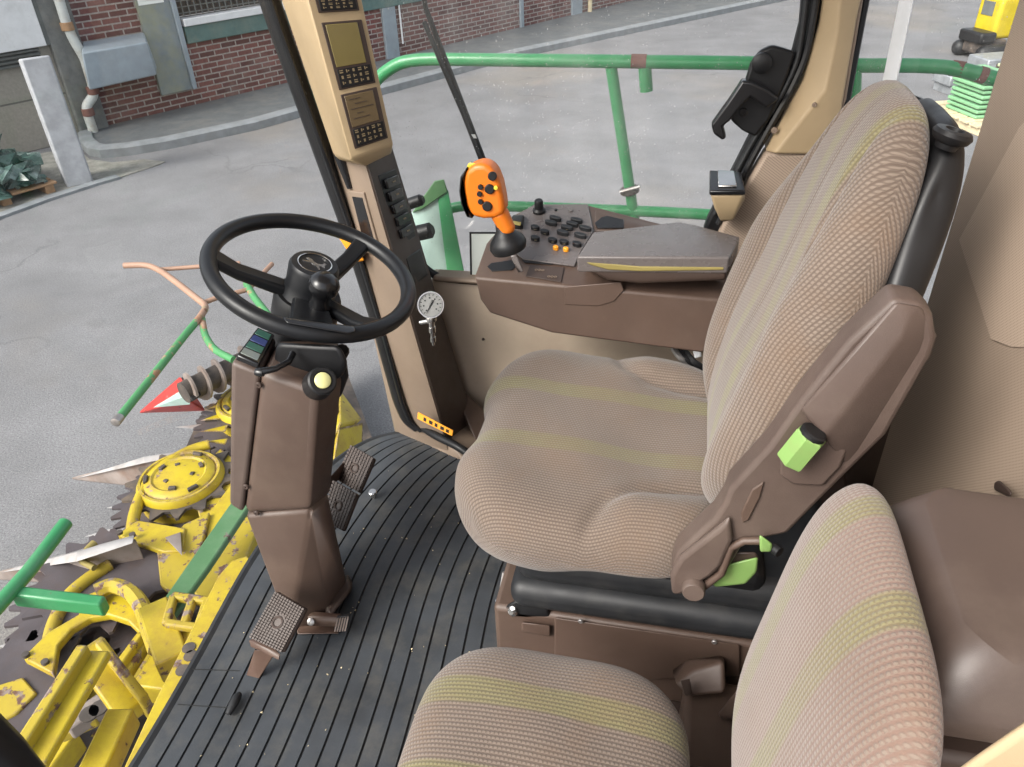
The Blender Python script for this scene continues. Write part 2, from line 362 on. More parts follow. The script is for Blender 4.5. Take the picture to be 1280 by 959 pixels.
def hulls(name, lists, mat, parent=None, bevel=0.0, seg=2, **k):
    bm = bmesh.new()
    for pts in lists:
        b2 = bmesh.new(); bm_hull(b2, pts)
        tmp = bpy.data.meshes.new('tmp'); b2.to_mesh(tmp); b2.free(); bm.from_mesh(tmp); bpy.data.meshes.remove(tmp)
    return finish(name, bm, mat, parent, bevel, seg, **k)

def boxpts(a, b):
    return [V((x, y, z)) for x in (a[0], b[0]) for y in (a[1], b[1]) for z in (a[2], b[2])]

def box(name, a, b, mat, parent=None, bevel=0.004, seg=2, **k): return hull(name, boxpts(a, b), mat, parent, bevel, seg, **k)

def bm_prism(bm, poly, ext):
    n = len(poly); ext = V(ext)
    nrm = V((0, 0, 0))
    for i in range(n): nrm += V(poly[i]).cross(V(poly[(i + 1) % n]))
    if nrm.dot(ext) > 0: poly = list(reversed(poly))
    a = [bm.verts.new(p) for p in poly]; b = [bm.verts.new(V(p) + ext) for p in poly]
    bm.faces.new(a); bm.faces.new(list(reversed(b)))
    for i in range(n):
        j = (i + 1) % n
        bm.faces.new((a[j], a[i], b[i], b[j]))

def prism(name, poly, ext, mat, parent=None, bevel=0.003, seg=2, **k):
    bm = bmesh.new(); bm_prism(bm, poly, ext); return finish(name, bm, mat, parent, bevel, seg, **k)

def rounded(path, rad=0.03, n=5):
    out = [V(path[0])]
    for i in range(1, len(path) - 1):
        p, a, b = V(path[i]), V(path[i - 1]), V(path[i + 1])
        r = min(rad, (a - p).length * 0.45, (b - p).length * 0.45)
        s = p + (a - p).normalized() * r; e = p + (b - p).normalized() * r
        for k in range(n + 1):
            t = k / n; out.append(s * (1 - t) ** 2 + p * 2 * t * (1 - t) + e * t * t)
    out.append(V(path[-1])); return out

def bm_tube(bm, path, r, n=12, closed=False, sx=1.0, up=None, cap=True):
    path = [V(p) for p in path]; m = len(path)
    rs = r if isinstance(r, (list, tuple)) else [r] * m
    tang = []
    for i in range(m):
        if closed: d = path[(i + 1) % m] - path[i - 1]
        else: d = path[min(i + 1, m - 1)] - path[max(i - 1, 0)]
        tang.append(d.normalized())
    u = V(up) if up is not None else (V((0, 0, 1)) if abs(tang[0].z) < 0.9 else V((1, 0, 0)))
    rings = []
    for i in range(m):
        u = (u - tang[i] * u.dot(tang[i])).normalized(); w = tang[i].cross(u)
        rings.append([bm.verts.new(path[i] + (u * math.cos(2 * math.pi * k / n) * sx + w * math.sin(2 * math.pi * k / n)) * rs[i]) for k in range(n)])
    for i in range(m if closed else m - 1):
        a, b = rings[i], rings[(i + 1) % m]
        for k in range(n): bm.faces.new((a[k], a[(k + 1) % n], b[(k + 1) % n], b[k]))
    if cap and not closed:
        bm.faces.new(list(reversed(rings[0]))); bm.faces.new(rings[-1])

def tube(name, path, r, mat, parent=None, n=12, rad=0.0, **k):
    bm = bmesh.new()
    kk = {q: k.pop(q) for q in ('closed', 'sx', 'up', 'cap') if q in k}
    bm_tube(bm, rounded(path, rad) if rad else path, r, n, **kk)
    return finish(name, bm, mat, parent, **k)

def bm_lathe(bm, prof, origin, axis, n=32, ref=None):
    ax_ = V(axis).normalized(); u = V(ref) if ref is not None else (V((1, 0, 0)) if abs(ax_.x) < 0.8 else V((0, 1, 0)))
    u = (u - ax_ * u.dot(ax_)).normalized(); w = ax_.cross(u); o = V(origin)
    rings = []
    for r, h in prof:
        if r < 1e-6: rings.append([bm.verts.new(o + ax_ * h)])
        else: rings.append([bm.verts.new(o + ax_ * h + (u * math.cos(2 * math.pi * k / n) + w * math.sin(2 * math.pi * k / n)) * r) for k in range(n)])
    for a, b in zip(rings, rings[1:]):
        for k in range(n):
            k2 = (k + 1) % n
            if len(a) == 1 and len(b) == 1: break
            if len(a) == 1: bm.faces.new((a[0], b[k2], b[k]))
            elif len(b) == 1: bm.faces.new((a[k], a[k2], b[0]))
            else: bm.faces.new((a[k], a[k2], b[k2], b[k]))
    if len(rings[0]) > 1: bm.faces.new(list(reversed(rings[0])))
    if len(rings[-1]) > 1: bm.faces.new(rings[-1])
    bmesh.ops.recalc_face_normals(bm, faces=bm.faces[:])

def lathe(name, prof, origin, axis, mat, parent=None, n=32, **k):
    bm = bmesh.new(); bm_lathe(bm, prof, origin, axis, n); return finish(name, bm, mat, parent, **k)

class Face:
    """a flat (bilinear) panel with s,t in 0..1; pt(s,t,h) lifts h metres towards the camera side"""
    def __init__(s, p00, p10, p11, p01):
        s.c = [V(p) for p in (p00, p10, p11, p01)]
        n = (s.c[1] - s.c[0]).cross(s.c[3] - s.c[0]).normalized()
        mid = sum(s.c, V((0, 0, 0))) / 4
        s.n = n if n.dot(CAM - mid) > 0 else -n
    def pt(s, a, b, h=0.0):
        return s.c[0] * (1 - a) * (1 - b) + s.c[1] * a * (1 - b) + s.c[2] * a * b + s.c[3] * (1 - a) * b + s.n * h
    def plate(s, a0, b0, a1, b1, h0, h1):
        return [s.pt(a, b, h) for a in (a0, a1) for b in (b0, b1) for h in (h0, h1)]

def sheet(name, pts, mat, parent=None, uvf=None, **k):
    bm = bmesh.new(); vs = [bm.verts.new(p) for p in pts]; f = bm.faces.new(vs)
    if uvf:
        ul = bm.loops.layers.uv.new('uv')
        for lp in f.loops: lp[ul].uv = uvf(lp.vert.co)
    return finish(name, bm, mat, parent, **k)

def screw(name, p, n, r, parent, mat='brown_dark'):
    return lathe(name, [(r, 0), (r, 0.002), (r * 0.8, 0.0035), (r * 0.25, 0.0035), (r * 0.2, 0.0018), (0, 0.0018)], p, n, mat, parent, 14)

# ================================================================== THE YARD
G = GZ
WA = P(124, 169, z=G); WB = P(800, 4, z=G)
wd = (WB - WA); wd.z = 0; wd.normalize()
wn = V((wd.y, -wd.x, 0))                        # out of the wall, towards the machine
def W(u, v, off=0.0): return on_plane(u, v, WA + wn * off, wn)
def WS(s, z, off=0.0): return V((WA.x, WA.y, 0)) + wd * s + wn * off + V((0, 0, z))
def wall_s(p): return (p - WA).dot(wd)
def wuv(c): return ((c - WA).dot(wd), c.z - G)

g = sheet('ground', [V((-70, -50, G)), V((80, -50, G)), V((80, 110, G)), V((-70, 110, G))], 'asphalt'); struct(g)
kp = [(100, 176), (103, 187), (112, 195), (127, 198), (160, 195), (210, 187), (320, 163), (379, 146), (650, 72), (800, 40), (1000, -3)]
kpts = [P(u, v, z=G) for u, v in kp]
far = kpts[-1] + (kpts[-1] - kpts[-2]).normalized() * 30; kpts.append(far)
kin = []
for i, p in enumerate(kpts):
    d = (kpts[min(i + 1, len(kpts) - 1)] - kpts[max(i - 1, 0)]).normalized(); nn = V((-d.y, d.x, 0))
    kin.append(p + nn * 0.17)
slab = [p + V((0, 0, 0.10)) for p in kin] + [WS(wall_s(far), G + 0.10, 0.0), WS(wall_s(kin[0]) - 0.0, G + 0.10, 0.0)]
bm = bmesh.new(); bm_prism(bm, slab, (0, 0, -0.1)); struct(finish('pavement', bm, 'pave'))
bm = bmesh.new()
for i in range(len(kpts) - 1):
    a, b, c, d = kpts[i], kpts[i + 1], kin[i + 1], kin[i]; up = V((0, 0, 0.13)); s_ = (c - b) * 0.16
    vs = [bm.verts.new(q) for q in (a, b, b + up * 0.8 , a + up * 0.8, a + up + (d - a) * 0.25, b + up + (c - b) * 0.25, c + up, d + up, c, d)]
    bm.faces.new((vs[0], vs[1], vs[2], vs[3])); bm.faces.new((vs[3], vs[2], vs[5], vs[4])); bm.faces.new((vs[4], vs[5], vs[6], vs[7])); bm.faces.new((vs[7], vs[6], vs[8], vs[9]))
struct(finish('kerb', bm, 'kerb', weld=True))
gp = [(-60, 300), (0, 272), (60, 250), (130, 228), (200, 205), (206, 202), (180, 199), (140, 203), (112, 199), (97, 185), (60, 190), (-60, 215)]
struct(prism('gravel_strip', [P(u, v, z=G + 0.012) for u, v in gp], (0, 0, -0.011), 'gravel', bevel=0))
bm = bmesh.new()
ep = [P(u, v, z=G + 0.03) for u, v in [(-70, 303), (0, 271), (60, 249), (122, 229), (150, 221)]]
for a, b in zip(ep, ep[1:]):
    w_ = V((-(b - a).y, (b - a).x, 0)).normalized() * 0.13
    bm_hull(bm, [a, b, a + w_, b + w_] + [q - V((0, 0, 0.03)) for q in (a, b, a + w_, b + w_)])
struct(finish('kerb_edging', bm, 'kerb'))

# ---------------- the building
bld = thing('brick_building', 'long red brick workshop with dark mesh window and green beam across the yard', 'building', WS(6, G))
sL = wall_s(W(86, 10)); sS0 = wall_s(W(45, 10)); top = G + 4.2
def wall_panel(name, s0, s1, z0, z1, off, th, mat, bevel=0.0):
    bm = bmesh.new(); ul = bm.loops.layers.uv.new('uv')
    c = [WS(s0, z0, off), WS(s1, z0, off), WS(s1, z1, off), WS(s0, z1, off)]; b = [q - wn * th for q in c]
    a = [bm.verts.new(q) for q in c]; bb = [bm.verts.new(q) for q in b]
    fs = [bm.faces.new(a)] + [bm.faces.new((a[j], a[i], bb[i], bb[j])) for i, j in ((0, 1), (1, 2), (2, 3), (3, 0))]
    for f in fs:
        for lp in f.loops:
            q = lp.vert.co; lp[ul].uv = (wuv(q)[0] + (0 if f is fs[0] else (q - WA).dot(wn)), wuv(q)[1])
    return finish(name, bm, mat, bld, bevel, smooth=False)
zwin = W(228, 27).z; zbeam_t = W(229, 33).z; zbeam_b = W(232, 55).z
sw0 = wall_s(W(224, 20)); sw1 = wall_s(W(430, -20)); sbe = wall_s(W(525, 2))
wall_panel('brick_wall', sL, sL + 45, G, zbeam_b, 0, 0.3, 'brick')
wall_panel('brick_wall', sL, sw0, zbeam_b, top, 0, 0.3, 'brick')
wall_panel('brick_wall', sbe, sL + 45, zbeam_b, top, 0, 0.3, 'brick')
wall_panel('green_beam', sw0, sbe, zbeam_b, zbeam_t, 0.06, 0.3, 'lintel', 0.01)
wd_ = wall_panel('window', sw0, sbe, zbeam_t + 0.12, top, -0.10, 0.2, 'mesh_dark')
wall_panel('window_sill', sw0, sbe, zbeam_t + 0.002, zbeam_t + 0.10, 0.10, 0.3, 'white', 0.01)
bm = bmesh.new()
for k in range(46):                                    # the wire grid in front of the dark panes
    s_ = sw0 + 0.1 + k * (sbe - sw0 - 0.2) / 45
    bm_hull(bm, [WS(s_ + a, z_, o_) for a in (-.008, .008) for z_ in (zbeam_t + .12, top) for o_ in (-.06, -.05)])
for k in range(16):
    z_ = zbeam_t + 0.16 + k * 0.08
    bm_hull(bm, [WS(s_, z_ + a, o_) for a in (-.008, .008) for s_ in (sw0, sbe) for o_ in (-.07, -.06)])
finish('window_grid', bm, 'louvre', wd_, smooth=False)
for (u, v, w_) in [(487, 40, 0.30), (651, 15, 0.10), (720, 8, 0.36)]:
    s_ = wall_s(W(u, v)); wall_panel('pilaster', s_ - w_ / 2, s_ + w_ / 2, G, top, 0.05, 0.3, 'duct', 0.01)
wall_panel('corner_column', sS0, sL, G, top, 0.08, 0.4, 'concrete_dark', 0.02)
wall_panel('stone_wall', sS0 - 9, sS0 - 0.002, G, top, 0.0, 0.3, 'stone')
pz = [W(u, v, 0.0) for u, v in ((54, 57), (0, 66), (52, 62), (0, 90))]
sp1 = wall_s(W(53, 50)); zpan = W(20, 62).z
wall_panel('white_panel', sp1 - 7, sp1, zpan, top, 0.10, 0.1, 'white', 0.01)
wall_panel('panel_frame', sp1 + 0.003, sp1 + 0.12, zpan, top, 0.07, 0.1, 'louvre', 0.005)
bm = bmesh.new(); zl1 = W(20, 84).z
for k in range(4):
    z_ = zl1 + (zpan - zl1) * (k + 0.15) / 4; dz = (zpan - zl1) / 4
    bm_hull(bm, [WS(s_, z_ + q[0], q[1]) for s_ in (sp1 - 7, sp1 - 0.1) for q in ((0, 0.07), (0.02, 0.08), (dz * .6, 0.005), (dz * .75, 0.005))])
finish('louvre_vent', bm, 'louvre', bld, smooth=False)
dp = [(66, -25), (84, 33), (92, 50), (106, 74), (116, 108), (117, 120), (108, 132), (109, 142), (121, 176)]
dpw = [W(u, v, 0.17) for u, v in dp]
dwn_ = tube('downpipe', dpw, 0.062, 'pipe', bld, 14, rad=0.06)
for i, (u, v) in enumerate([(84, 33), (116, 113), (110, 140)]):
    q = W(u, v, 0.17); lathe('pipe_collar', [(0.072, -0.05), (0.078, -0.045), (0.078, 0.045), (0.072, 0.05)], q, (0, 0, 1), 'rust' if i else 'wood', dwn_, 18)
q = W(737, 12, 0.08); tube('drain_pipe', [WS(wall_s(q), G + 0.1, 0.09), WS(wall_s(q), top, 0.09)], 0.05, 'palewood', bld, 10)
q = W(501, 25, 0.05); tube('cable_conduit', [WS(wall_s(q), G + 0.3, 0.04), WS(wall_s(q), top, 0.04)], 0.018, 'white', bld, 8)
# blue-grey duct hood and tall grey sheet
fr = [W(u, v, 0.42) for u, v in ((102, 66), (184, 53), (196, 94), (112, 113))]
bk = [W(u, v, 0.0) for u, v in ((103, 52), (180, 40), (196, 84), (108, 100))]
hull('duct_hood', fr + bk, 'duct', bld, 0.02)
sg0, sg1 = wall_s(W(170, 10)), wall_s(W(212, 10)); zg = W(215, 116).z
wall_panel('sheet_panel', sg0, sg1, zg, top, 0.05, 0.05, 'greysheet', 0.006)
wall_panel('panel_edge', sg1 + 0.002, sg1 + 0.07, zg, top, 0.09, 0.09, 'duct', 0.008)
b1 = wall_s(W(166, 5)); 
hulls('paper_notice', [[WS(b1 + 0.05, z_, 0.056), WS(b1 + 0.42, z_, 0.056), WS(b1 + 0.05, z_ + 0.05, 0.056), WS(b1 + 0.42, z_ + 0.05, 0.056), WS(b1 + 0.05, z_, 0.052), WS(b1 + 0.42, z_ + 0.05, 0.052)] for z_ in [W(185, 1 + 4 * k).z for k in range(2)]], 'card', bld)

# ---------------- concrete post, heap on its pallet
pb = [P(85, 236, z=G), P(118, 229, z=G)]
d = (pb[1] - pb[0]); perp = V((-d.y, d.x, 0)).normalized() * 0.34
hb = 1.42
bt = [q + V((0, 0, hb)) for q in pb]
o = hull('concrete_post', pb + [q + perp for q in pb] + bt + [q + perp - V((0, 0, 0.05)) for q in bt], 'concrete', bevel=0.02)
tag(o, 'square pale concrete post standing at the pavement corner beside the downpipe', 'bollard')
hp0, hp1 = P(-55, 278, z=G), P(76, 240, z=G); dv = (hp1 - hp0).normalized(); pv = V((-dv.y, dv.x, 0))
pal = thing('timber_pallet', 'brown timber pallet lying against the stone wall under a heap of dark green film', 'pallet', (hp0 + hp1) / 2)
L_ = (hp1 - hp0).length
def pb_(a, b, z0, z1): return [hp0 + dv * s_ + pv * t_ + V((0, 0, z_)) for s_ in a for t_ in b for z_ in (z0, z1)]
for k in range(3): hull('bearer', pb_((0.02 + k * (L_ - 0.16) / 2, 0.12 + k * (L_ - 0.16) / 2), (0.02, 0.98), 0.0, 0.10), 'wood', pal, 0.006)
for k in range(6): hull('board', pb_((0, L_), (0.17 * k, 0.17 * k + 0.12), 0.102, 0.125), 'wood', pal, 0.004)
bm = bmesh.new(); rnd = random.Random(5)
for k in range(190):
    a = rnd.random() ** 1.3; s_ = L_ * (0.88 - 0.86 * a) + rnd.uniform(-.05, .05); t_ = rnd.uniform(0.06, 0.95)
    hmax = 0.14 + 1.0 * (1 - s_ / L_) * (0.35 + 0.65 * t_) + 0.08
    z_ = 0.14 + rnd.random() * (hmax - 0.14); c = hp0 + dv * s_ + pv * t_ + V((0, 0, z_))
    sz = rnd.uniform(0.07, 0.2)
    bm_hull(bm, [c + V((rnd.gauss(0, 1), rnd.gauss(0, 1), rnd.gauss(0, .55))) * sz * 0.6 for _ in range(9)])
zmin = min(v.co.z for v in bm.verts)
for v in bm.verts: v.co.z = max(v.co.z, G + 0.126)
o = finish('film_heap', bm, 'heap', smooth=False)
tag(o, 'crumpled heap of shiny dark green film piled on the timber pallet', 'heap')

# ---------------- right side of the yard: plates on a pallet, yellow machine, grey weights
pc = P(1228, 152, z=G)
ux = V((0.93, 0.36, 0)).normalized(); uy = V((-ux.y, ux.x, 0))
def lb(o_, a, b, z0, z1): return [o_ + ux * s_ + uy * t_ + V((0, 0, z_)) for s_ in a for t_ in b for z_ in (z0, z1)]
pal = thing('loading_pallet', 'pale timber pallet carrying the two stacks of green plates', 'pallet', pc)
for k in range(3): hull('bearer', lb(pc, (-0.45 + k * 0.5, -0.33 + k * 0.5), (-0.55, 0.6), 0, 0.1), 'palewood', pal, 0.006)
for k in range(6): hull('board', lb(pc, (-0.5, 0.75), (-0.55 + 0.2 * k, -0.39 + 0.2 * k), 0.102, 0.13), 'palewood', pal, 0.004)
for si, (s0, mt, lab, grp) in enumerate([(-0.36, 'plate', 'pale green plate in the taller green stack on the loading pallet', 'green plates stacked on the pallet'), (0.20, 'plate2', 'cream green plate in the paler stack on the loading pallet', 'cream plates stacked on the pallet')]):
    first = None
    for k in range(9):
        z0 = 0.132 + k * 0.058
        if first is None:
            first = hull('stacked_plate', lb(pc, (s0, s0 + 0.40), (-0.3, 0.3), z0, z0 + 0.04), mt, None, 0.012)
            o = first
        else:
            o = first.copy(); col.objects.link(o); o.location = first.location + V((rnd.uniform(-.015, .015), rnd.uniform(-.015, .015), k * 0.058))
        tag(o, lab, 'plate', grp)
mc = P(1255, 78, z=G)
mach = thing('tracked_machine', 'yellow and black tracked machine with a grey mast at the back of the yard', 'machine', mc)
def mb(a, b, z0, z1): return lb(mc, [q * 0.6 for q in a], [q * 0.6 for q in b], z0 * 0.6, z1 * 0.6)
hull('track', mb((-0.75, 0.35), (0.0, 0.4), 0.0, 0.42), 'rubber', mach, 0.12, 4)
hull('track', mb((-0.75, 0.35), (1.0, 1.4), 0.0, 0.42), 'rubber', mach, 0.12, 4)
hull('undercarriage', mb((-0.6, 0.2), (0.35, 1.05), 0.15, 0.5), 'darkmetal', mach, 0.03)
bd = hull('body', mb((-0.2, 0.75), (0.45, 1.35), 0.5, 1.6), 'machyellow', mach, 0.06, 3)
hull('body_panel', mb((-0.215, -0.19), (0.7, 1.15), 1.05, 1.4), 'louvre', bd, 0.004)
hull('bonnet', mb((-0.7, -0.22), (0.25, 1.2), 0.43, 0.72), 'black', mach, 0.04)
hull('cab_roof', mb((-0.3, 0.8), (0.5, 1.4), 2.1, 2.2), 'machyellow', mach, 0.03)
for a_, b_ in ((-0.2, 0.55), (0.7, 0.55), (-0.2, 1.3), (0.7, 1.3)): hull('cab_post', mb((a_ - .04, a_ + .04), (b_ - .04, b_ + .04), 1.55, 2.15), 'machyellow', mach, 0.01)
for k in (0.2, 0.62, 1.0): tube('mast_rail', [mc + ux * (0.1 + k * .5) + uy * -0.05 + V((0, 0, 0.1)), mc + ux * (0.3 + k * .5) + uy * 0.1 + V((0, 0, 2.4))], 0.03, 'machgrey', mach, 8)
for k in range(6): tube('mast_rung', [mc + ux * (0.2 + 0.03 * k) + uy * -0.03 + V((0, 0, 0.4 + 0.45 * k)), mc + ux * (0.65 + 0.03 * k) + uy * -0.03 + V((0, 0, 0.55 + 0.45 * k))], 0.03, 'machgrey', mach, 8)
wc = P(1236, 108, z=G)
o = thing('counterweight', 'grey slotted steel weight block standing behind the railing end', 'weight', wc)
hull('weight_body', lb(wc, (-0.28, 0.9), (-0.2, 0.25), 0.10, 0.42), 'machgrey', o, 0.02)
for k in range(4): hull('weight_slot', lb(wc, (-0.15 + 0.26 * k, -0.02 + 0.26 * k), (-0.205, -0.19), 0.17, 0.36), 'darkmetal', o, 0.01)
for a_ in (-0.2, 0.7): hull('weight_foot', lb(wc, (a_, a_ + 0.14), (-0.18, 0.2), 0.0, 0.1), 'machgrey', o, 0.008)
wc = P(1196, 114, z=G)
o = thing('steel_skid', 'low grey steel skid block lying left of the slotted weight', 'weight', wc)
hull('skid_body', lb(wc, (-0.3, 0.3), (-0.2, 0.2), 0.12, 0.26), 'machgrey', o, 0.02)
for a_ in (-0.25, 0.13): hull('skid_foot', lb(wc, (a_, a_ + 0.12), (-0.2, 0.2), 0.0, 0.12), 'machgrey', o, 0.008)

# ================================================================== THE HEADER in front of the cab
hd = thing('maize_header', 'worn yellow rotary maize header with toothed discs and long dividers in front of the windscreen', 'header', (-2.0, 1.8, G))
ZR = -1.05
rng = random.Random(11)
def rotor(cx, cy, cap=True, spin=0.0, mat_d='purple', sc_=1.0):
    c = V((cx, cy, ZR)); bm = bmesh.new(); n = 28
    top_, bot = [], []
    pts = []
    for k in range(n):
        for (q, rr) in ((0, 0.40), (0.35, 0.46), (0.55, 0.46), (0.75, 0.40)):
            a = (k + q) / n * 2 * math.pi + spin; pts.append(V((math.cos(a) * rr, math.sin(a) * rr, 0)) * sc_)
    bm_prism(bm, [c + p for p in pts], (0, 0, -0.012))
    dsc = finish('toothed_disc', bm, mat_d, hd, smooth=False)
    bm = bmesh.new(); pts = []
    for k in range(14):
        for (q, rr) in ((0, 0.29), (0.3, 0.36), (0.4, 0.36), (0.7, 0.29)):
            a = (k + q) / 14 * 2 * math.pi + spin; pts.append(V((math.cos(a) * rr * sc_, math.sin(a) * rr * sc_, 0.09)))
    bm_prism(bm, [c + p for p in pts], (0, 0, -0.014)); finish('tooth_ring', bm, 'darkmetal' if cap else 'purple', dsc, smooth=False)
    if cap:
        lathe('rotor_cap', [(q * sc_, h_) for q, h_ in [(0.27, 0.0), (0.27, 0.10), (0.25, 0.125), (0.235, 0.125), (0.225, 0.115), (0.215, 0.125), (0.17, 0.135), (0.155, 0.128), (0.06, 0.14), (0, 0.14)]], c, (0, 0, 1), 'yellow', hd, 40)
        for k in range(9):
            a = k * 0.7 + spin; r_ = (0.08, 0.13, 0.19)[k % 3]
            hull('cap_slot', [c + V((math.cos(a + da) * (r_ + dr) * sc_, math.sin(a + da) * (r_ + dr) * sc_, h_)) for da in (-0.16, 0.16) for dr in (0, 0.025) for h_ in (0.125, 0.142)], 'darkmetal', hd, 0.003)
rotor(-2.14, 2.30, True, 0.1, sc_=0.72)
rotor(-2.12, 1.72, False, 0.3, sc_=0.86)
rotor(-2.10, 2.93, True, 0.6, sc_=0.72)
rotor(-2.12, 1.17, False, 0.2, sc_=0.8)
# side of the rotor beneath: dark trough and base sheet
prism('base_sheet', [P(u, v, z=-1.28) for u, v in ((196, 640), (250, 520), (420, 430), (470, 560), (330, 720), (230, 990), (-60, 990), (-60, 900), (60, 800))], (0, 0, -0.02), 'darkmetal', hd, 0)
def divider(tip, sh, zt, zb, mat='spear'):
    t_ = P(*tip, z=zt); a, b, c = [P(u, v, z=z_) for (u, v), z_ in zip(sh, zb)]
    return hull('divider', [t_, t_ + V((0, 0, 0.02)), a, b, c, b - V((0, 0, 0.25)), (a - V((0, 0, 0.2)))], mat, hd, 0.008)
divider((90, 600), ((186, 573), (238, 566), (205, 600)), -1.45, (-0.98, -0.98, -1.2))
divider((-25, 724), ((100, 690), (170, 672), (112, 712)), -1.30, (-0.86, -0.84, -1.0))
hull('divider_strip', [P(-20, 719, z=-1.28), P(96, 690, z=-0.85), P(168, 669, z=-0.82), P(166, 679, z=-0.82), P(96, 702, z=-0.85)] + [P(96, 702, z=-0.87), P(166, 679, z=-0.85)], 'tine', hd, 0.002)
hull('divider_strip', [P(92, 599, z=-1.43), P(180, 571, z=-0.97), P(232, 563, z=-0.96), P(232, 569, z=-0.96), P(180, 579, z=-0.97)] + [P(180, 579, z=-0.99), P(232, 569, z=-0.98)], 'tine', hd, 0.002)
divider((-60, 885), ((30, 850), (75, 830), (40, 880)), -1.45, (-1.0, -1.0, -1.22))
def tine(tip, a, b, z_=-1.15, mat='tine'): hull('tine', [P(*tip, z=z_), P(*a, z=z_), P(*b, z=z_), P(*a, z=z_ - 0.03), P(*b, z=z_ - 0.03), P(*tip, z=z_ - 0.012)], mat, hd, 0.003)
for tp, a, b in [((105, 671), (158, 655), (165, 666)), ((133, 635), (172, 625), (176, 636)), ((35, 761), (58, 756), (60, 766)), ((-5, 808), (48, 795), (38, 815)), ((-5, 845), (40, 833), (50, 845)), ((218, 534), (252, 530), (252, 537))]: tine(tp, a, b)
tine((228, 695), (206, 672), (226, 665), -0.9, 'spear')
for tp, a, b in [((258, 512), (283, 500), (280, 508)), ((248, 540), (285, 531), (282, 540)), ((256, 552), (285, 548), (282, 556)), ((250, 526), (280, 515), (280, 524))]: tine(tp, a, b, -0.95, 'yellow')
# guide tubes in front of the rotors
def gtube(px, z_, r, mat='yellow'): return tube('guide_tube', [P(u, v, z=z_) for u, v in px], r, mat, hd, 10, rad=0.1)
gtube([(164, 672), (168, 640), (182, 606), (206, 580), (240, 562), (262, 556)], -0.95, 0.026)
gtube([(57, 828), (66, 780), (84, 745), (112, 722), (138, 706)], -0.95, 0.026, 'yellow_bad')
gtube([(104, 702), (107, 690), (118, 679)], -0.9, 0.016, 'olive')
gtube([(103, 702), (118, 710)], -0.9, 0.013, 'olive')
# flat yellow arms
def plate_px(name, px, z_, th, mat='yellow', bevel=0.006): return prism(name, [P(u, v, z=z_) for u, v in px], (0, 0, -th), mat, hd, bevel)
plate_px('guide_plate', [(146, 668), (172, 650), (232, 660), (229, 688), (205, 690), (180, 681), (160, 675)], -0.92, 0.03)
plate_px('guide_plate', [(28, 822), (60, 790), (98, 768), (104, 745), (126, 736), (150, 734), (172, 748), (182, 775), (176, 792), (160, 776), (135, 768), (112, 772), (90, 785), (72, 806), (66, 842)], -0.90, 0.035)
tube('guide_rim', [P(u, v, z=-0.86) for u, v in ((120, 740), (140, 731), (162, 738), (178, 757), (186, 785), (196, 812))], 0.03, 'yellow_bad', hd, 8, rad=0.05)
lathe('pivot_bolt', [(0.03, 0), (0.03, 0.02), (0.018, 0.022), (0.018, 0.04), (0, 0.04)], P(123, 757, z=-0.9), (0, 0, 1), 'steel', hd, 12)
for (u, v) in ((33, 820), (57, 829), (150, 667), (166, 670)): lathe('pivot_bolt', [(0.013, 0), (0.013, 0.012), (0, 0.014)], P(u, v, z=-0.9), (0, 0, 1), 'darkmetal', hd, 10)
def bar(name, p0, p1, w, z0, z1, th, mat='yellow'):
    a0, a1 = P(*p0, z=z0), P(*p1, z=z1); d = (a1 - a0).normalized(); s_ = d.cross(V((0, 0, 1))).normalized() * w / 2; up = V((0, 0, -th))
    return hull(name, [a0 + s_, a0 - s_, a1 + s_, a1 - s_, a0 + s_ + up, a0 - s_ + up, a1 + s_ + up, a1 - s_ + up], mat, hd, 0.008)
bar('frame_arm', (103, 805), (10, 950), 0.035, -0.5, -0.5, 0.1, 'yellow_bad'); bar('frame_arm', (119, 812), (34, 955), 0.09, -0.54, -0.54, 0.03)
bar('frame_arm', (108, 806), (166, 885), 0.1, -0.62, -0.75, 0.06); bar('frame_arm', (122, 800), (180, 872), 0.03, -0.6, -0.72, 0.12, 'yellow_bad')
bar('frame_arm', (190, 752), (214, 822), 0.10, -0.7, -0.7, 0.10); bar('frame_arm', (150, 885), (100, 990), 0.08, -0.65, -0.65, 0.08); 
bar('frame_arm', (78, 910), (10, 1000), 0.12, -0.95, -0.95, 0.1)
bar('frame_tube', (80, 905), (128, 872), 0.06, -0.85, -0.85, 0.06, 'spear'); bar('frame_tube', (72, 915), (120, 893), 0.04, -0.88, -0.88, 0.04, 'yellow_bad')
bar('frame_tube', (132, 850), (176, 790), 0.03, -0.9, -0.9, 0.05); bar('frame_tube', (148, 850), (186, 790), 0.03, -0.93, -0.93, 0.05, 'yellow_bad')
bar('frame_tube', (95, 905), (190, 800), 0.14, -1.05, -1.05, 0.06, 'yellow_bad'); bar('frame_tube', (190, 860), (232, 790), 0.16, -0.95, -0.95, 0.1)
plate_px('rotor_cover', [(196, 690), (230, 655), (262, 640), (250, 690), (214, 742), (200, 730)], -0.93, 0.03, 'yellow_bad')
plate_px('rotor_cover', [(-20, 862), (28, 846), (46, 866), (20, 892), (-20, 912)], -0.95, 0.04, 'yellow_bad')
plate_px('rotor_cover', [(236, 596), (276, 560), (300, 580), (290, 640), (250, 650)], -0.98, 0.03, 'yellow_bad')
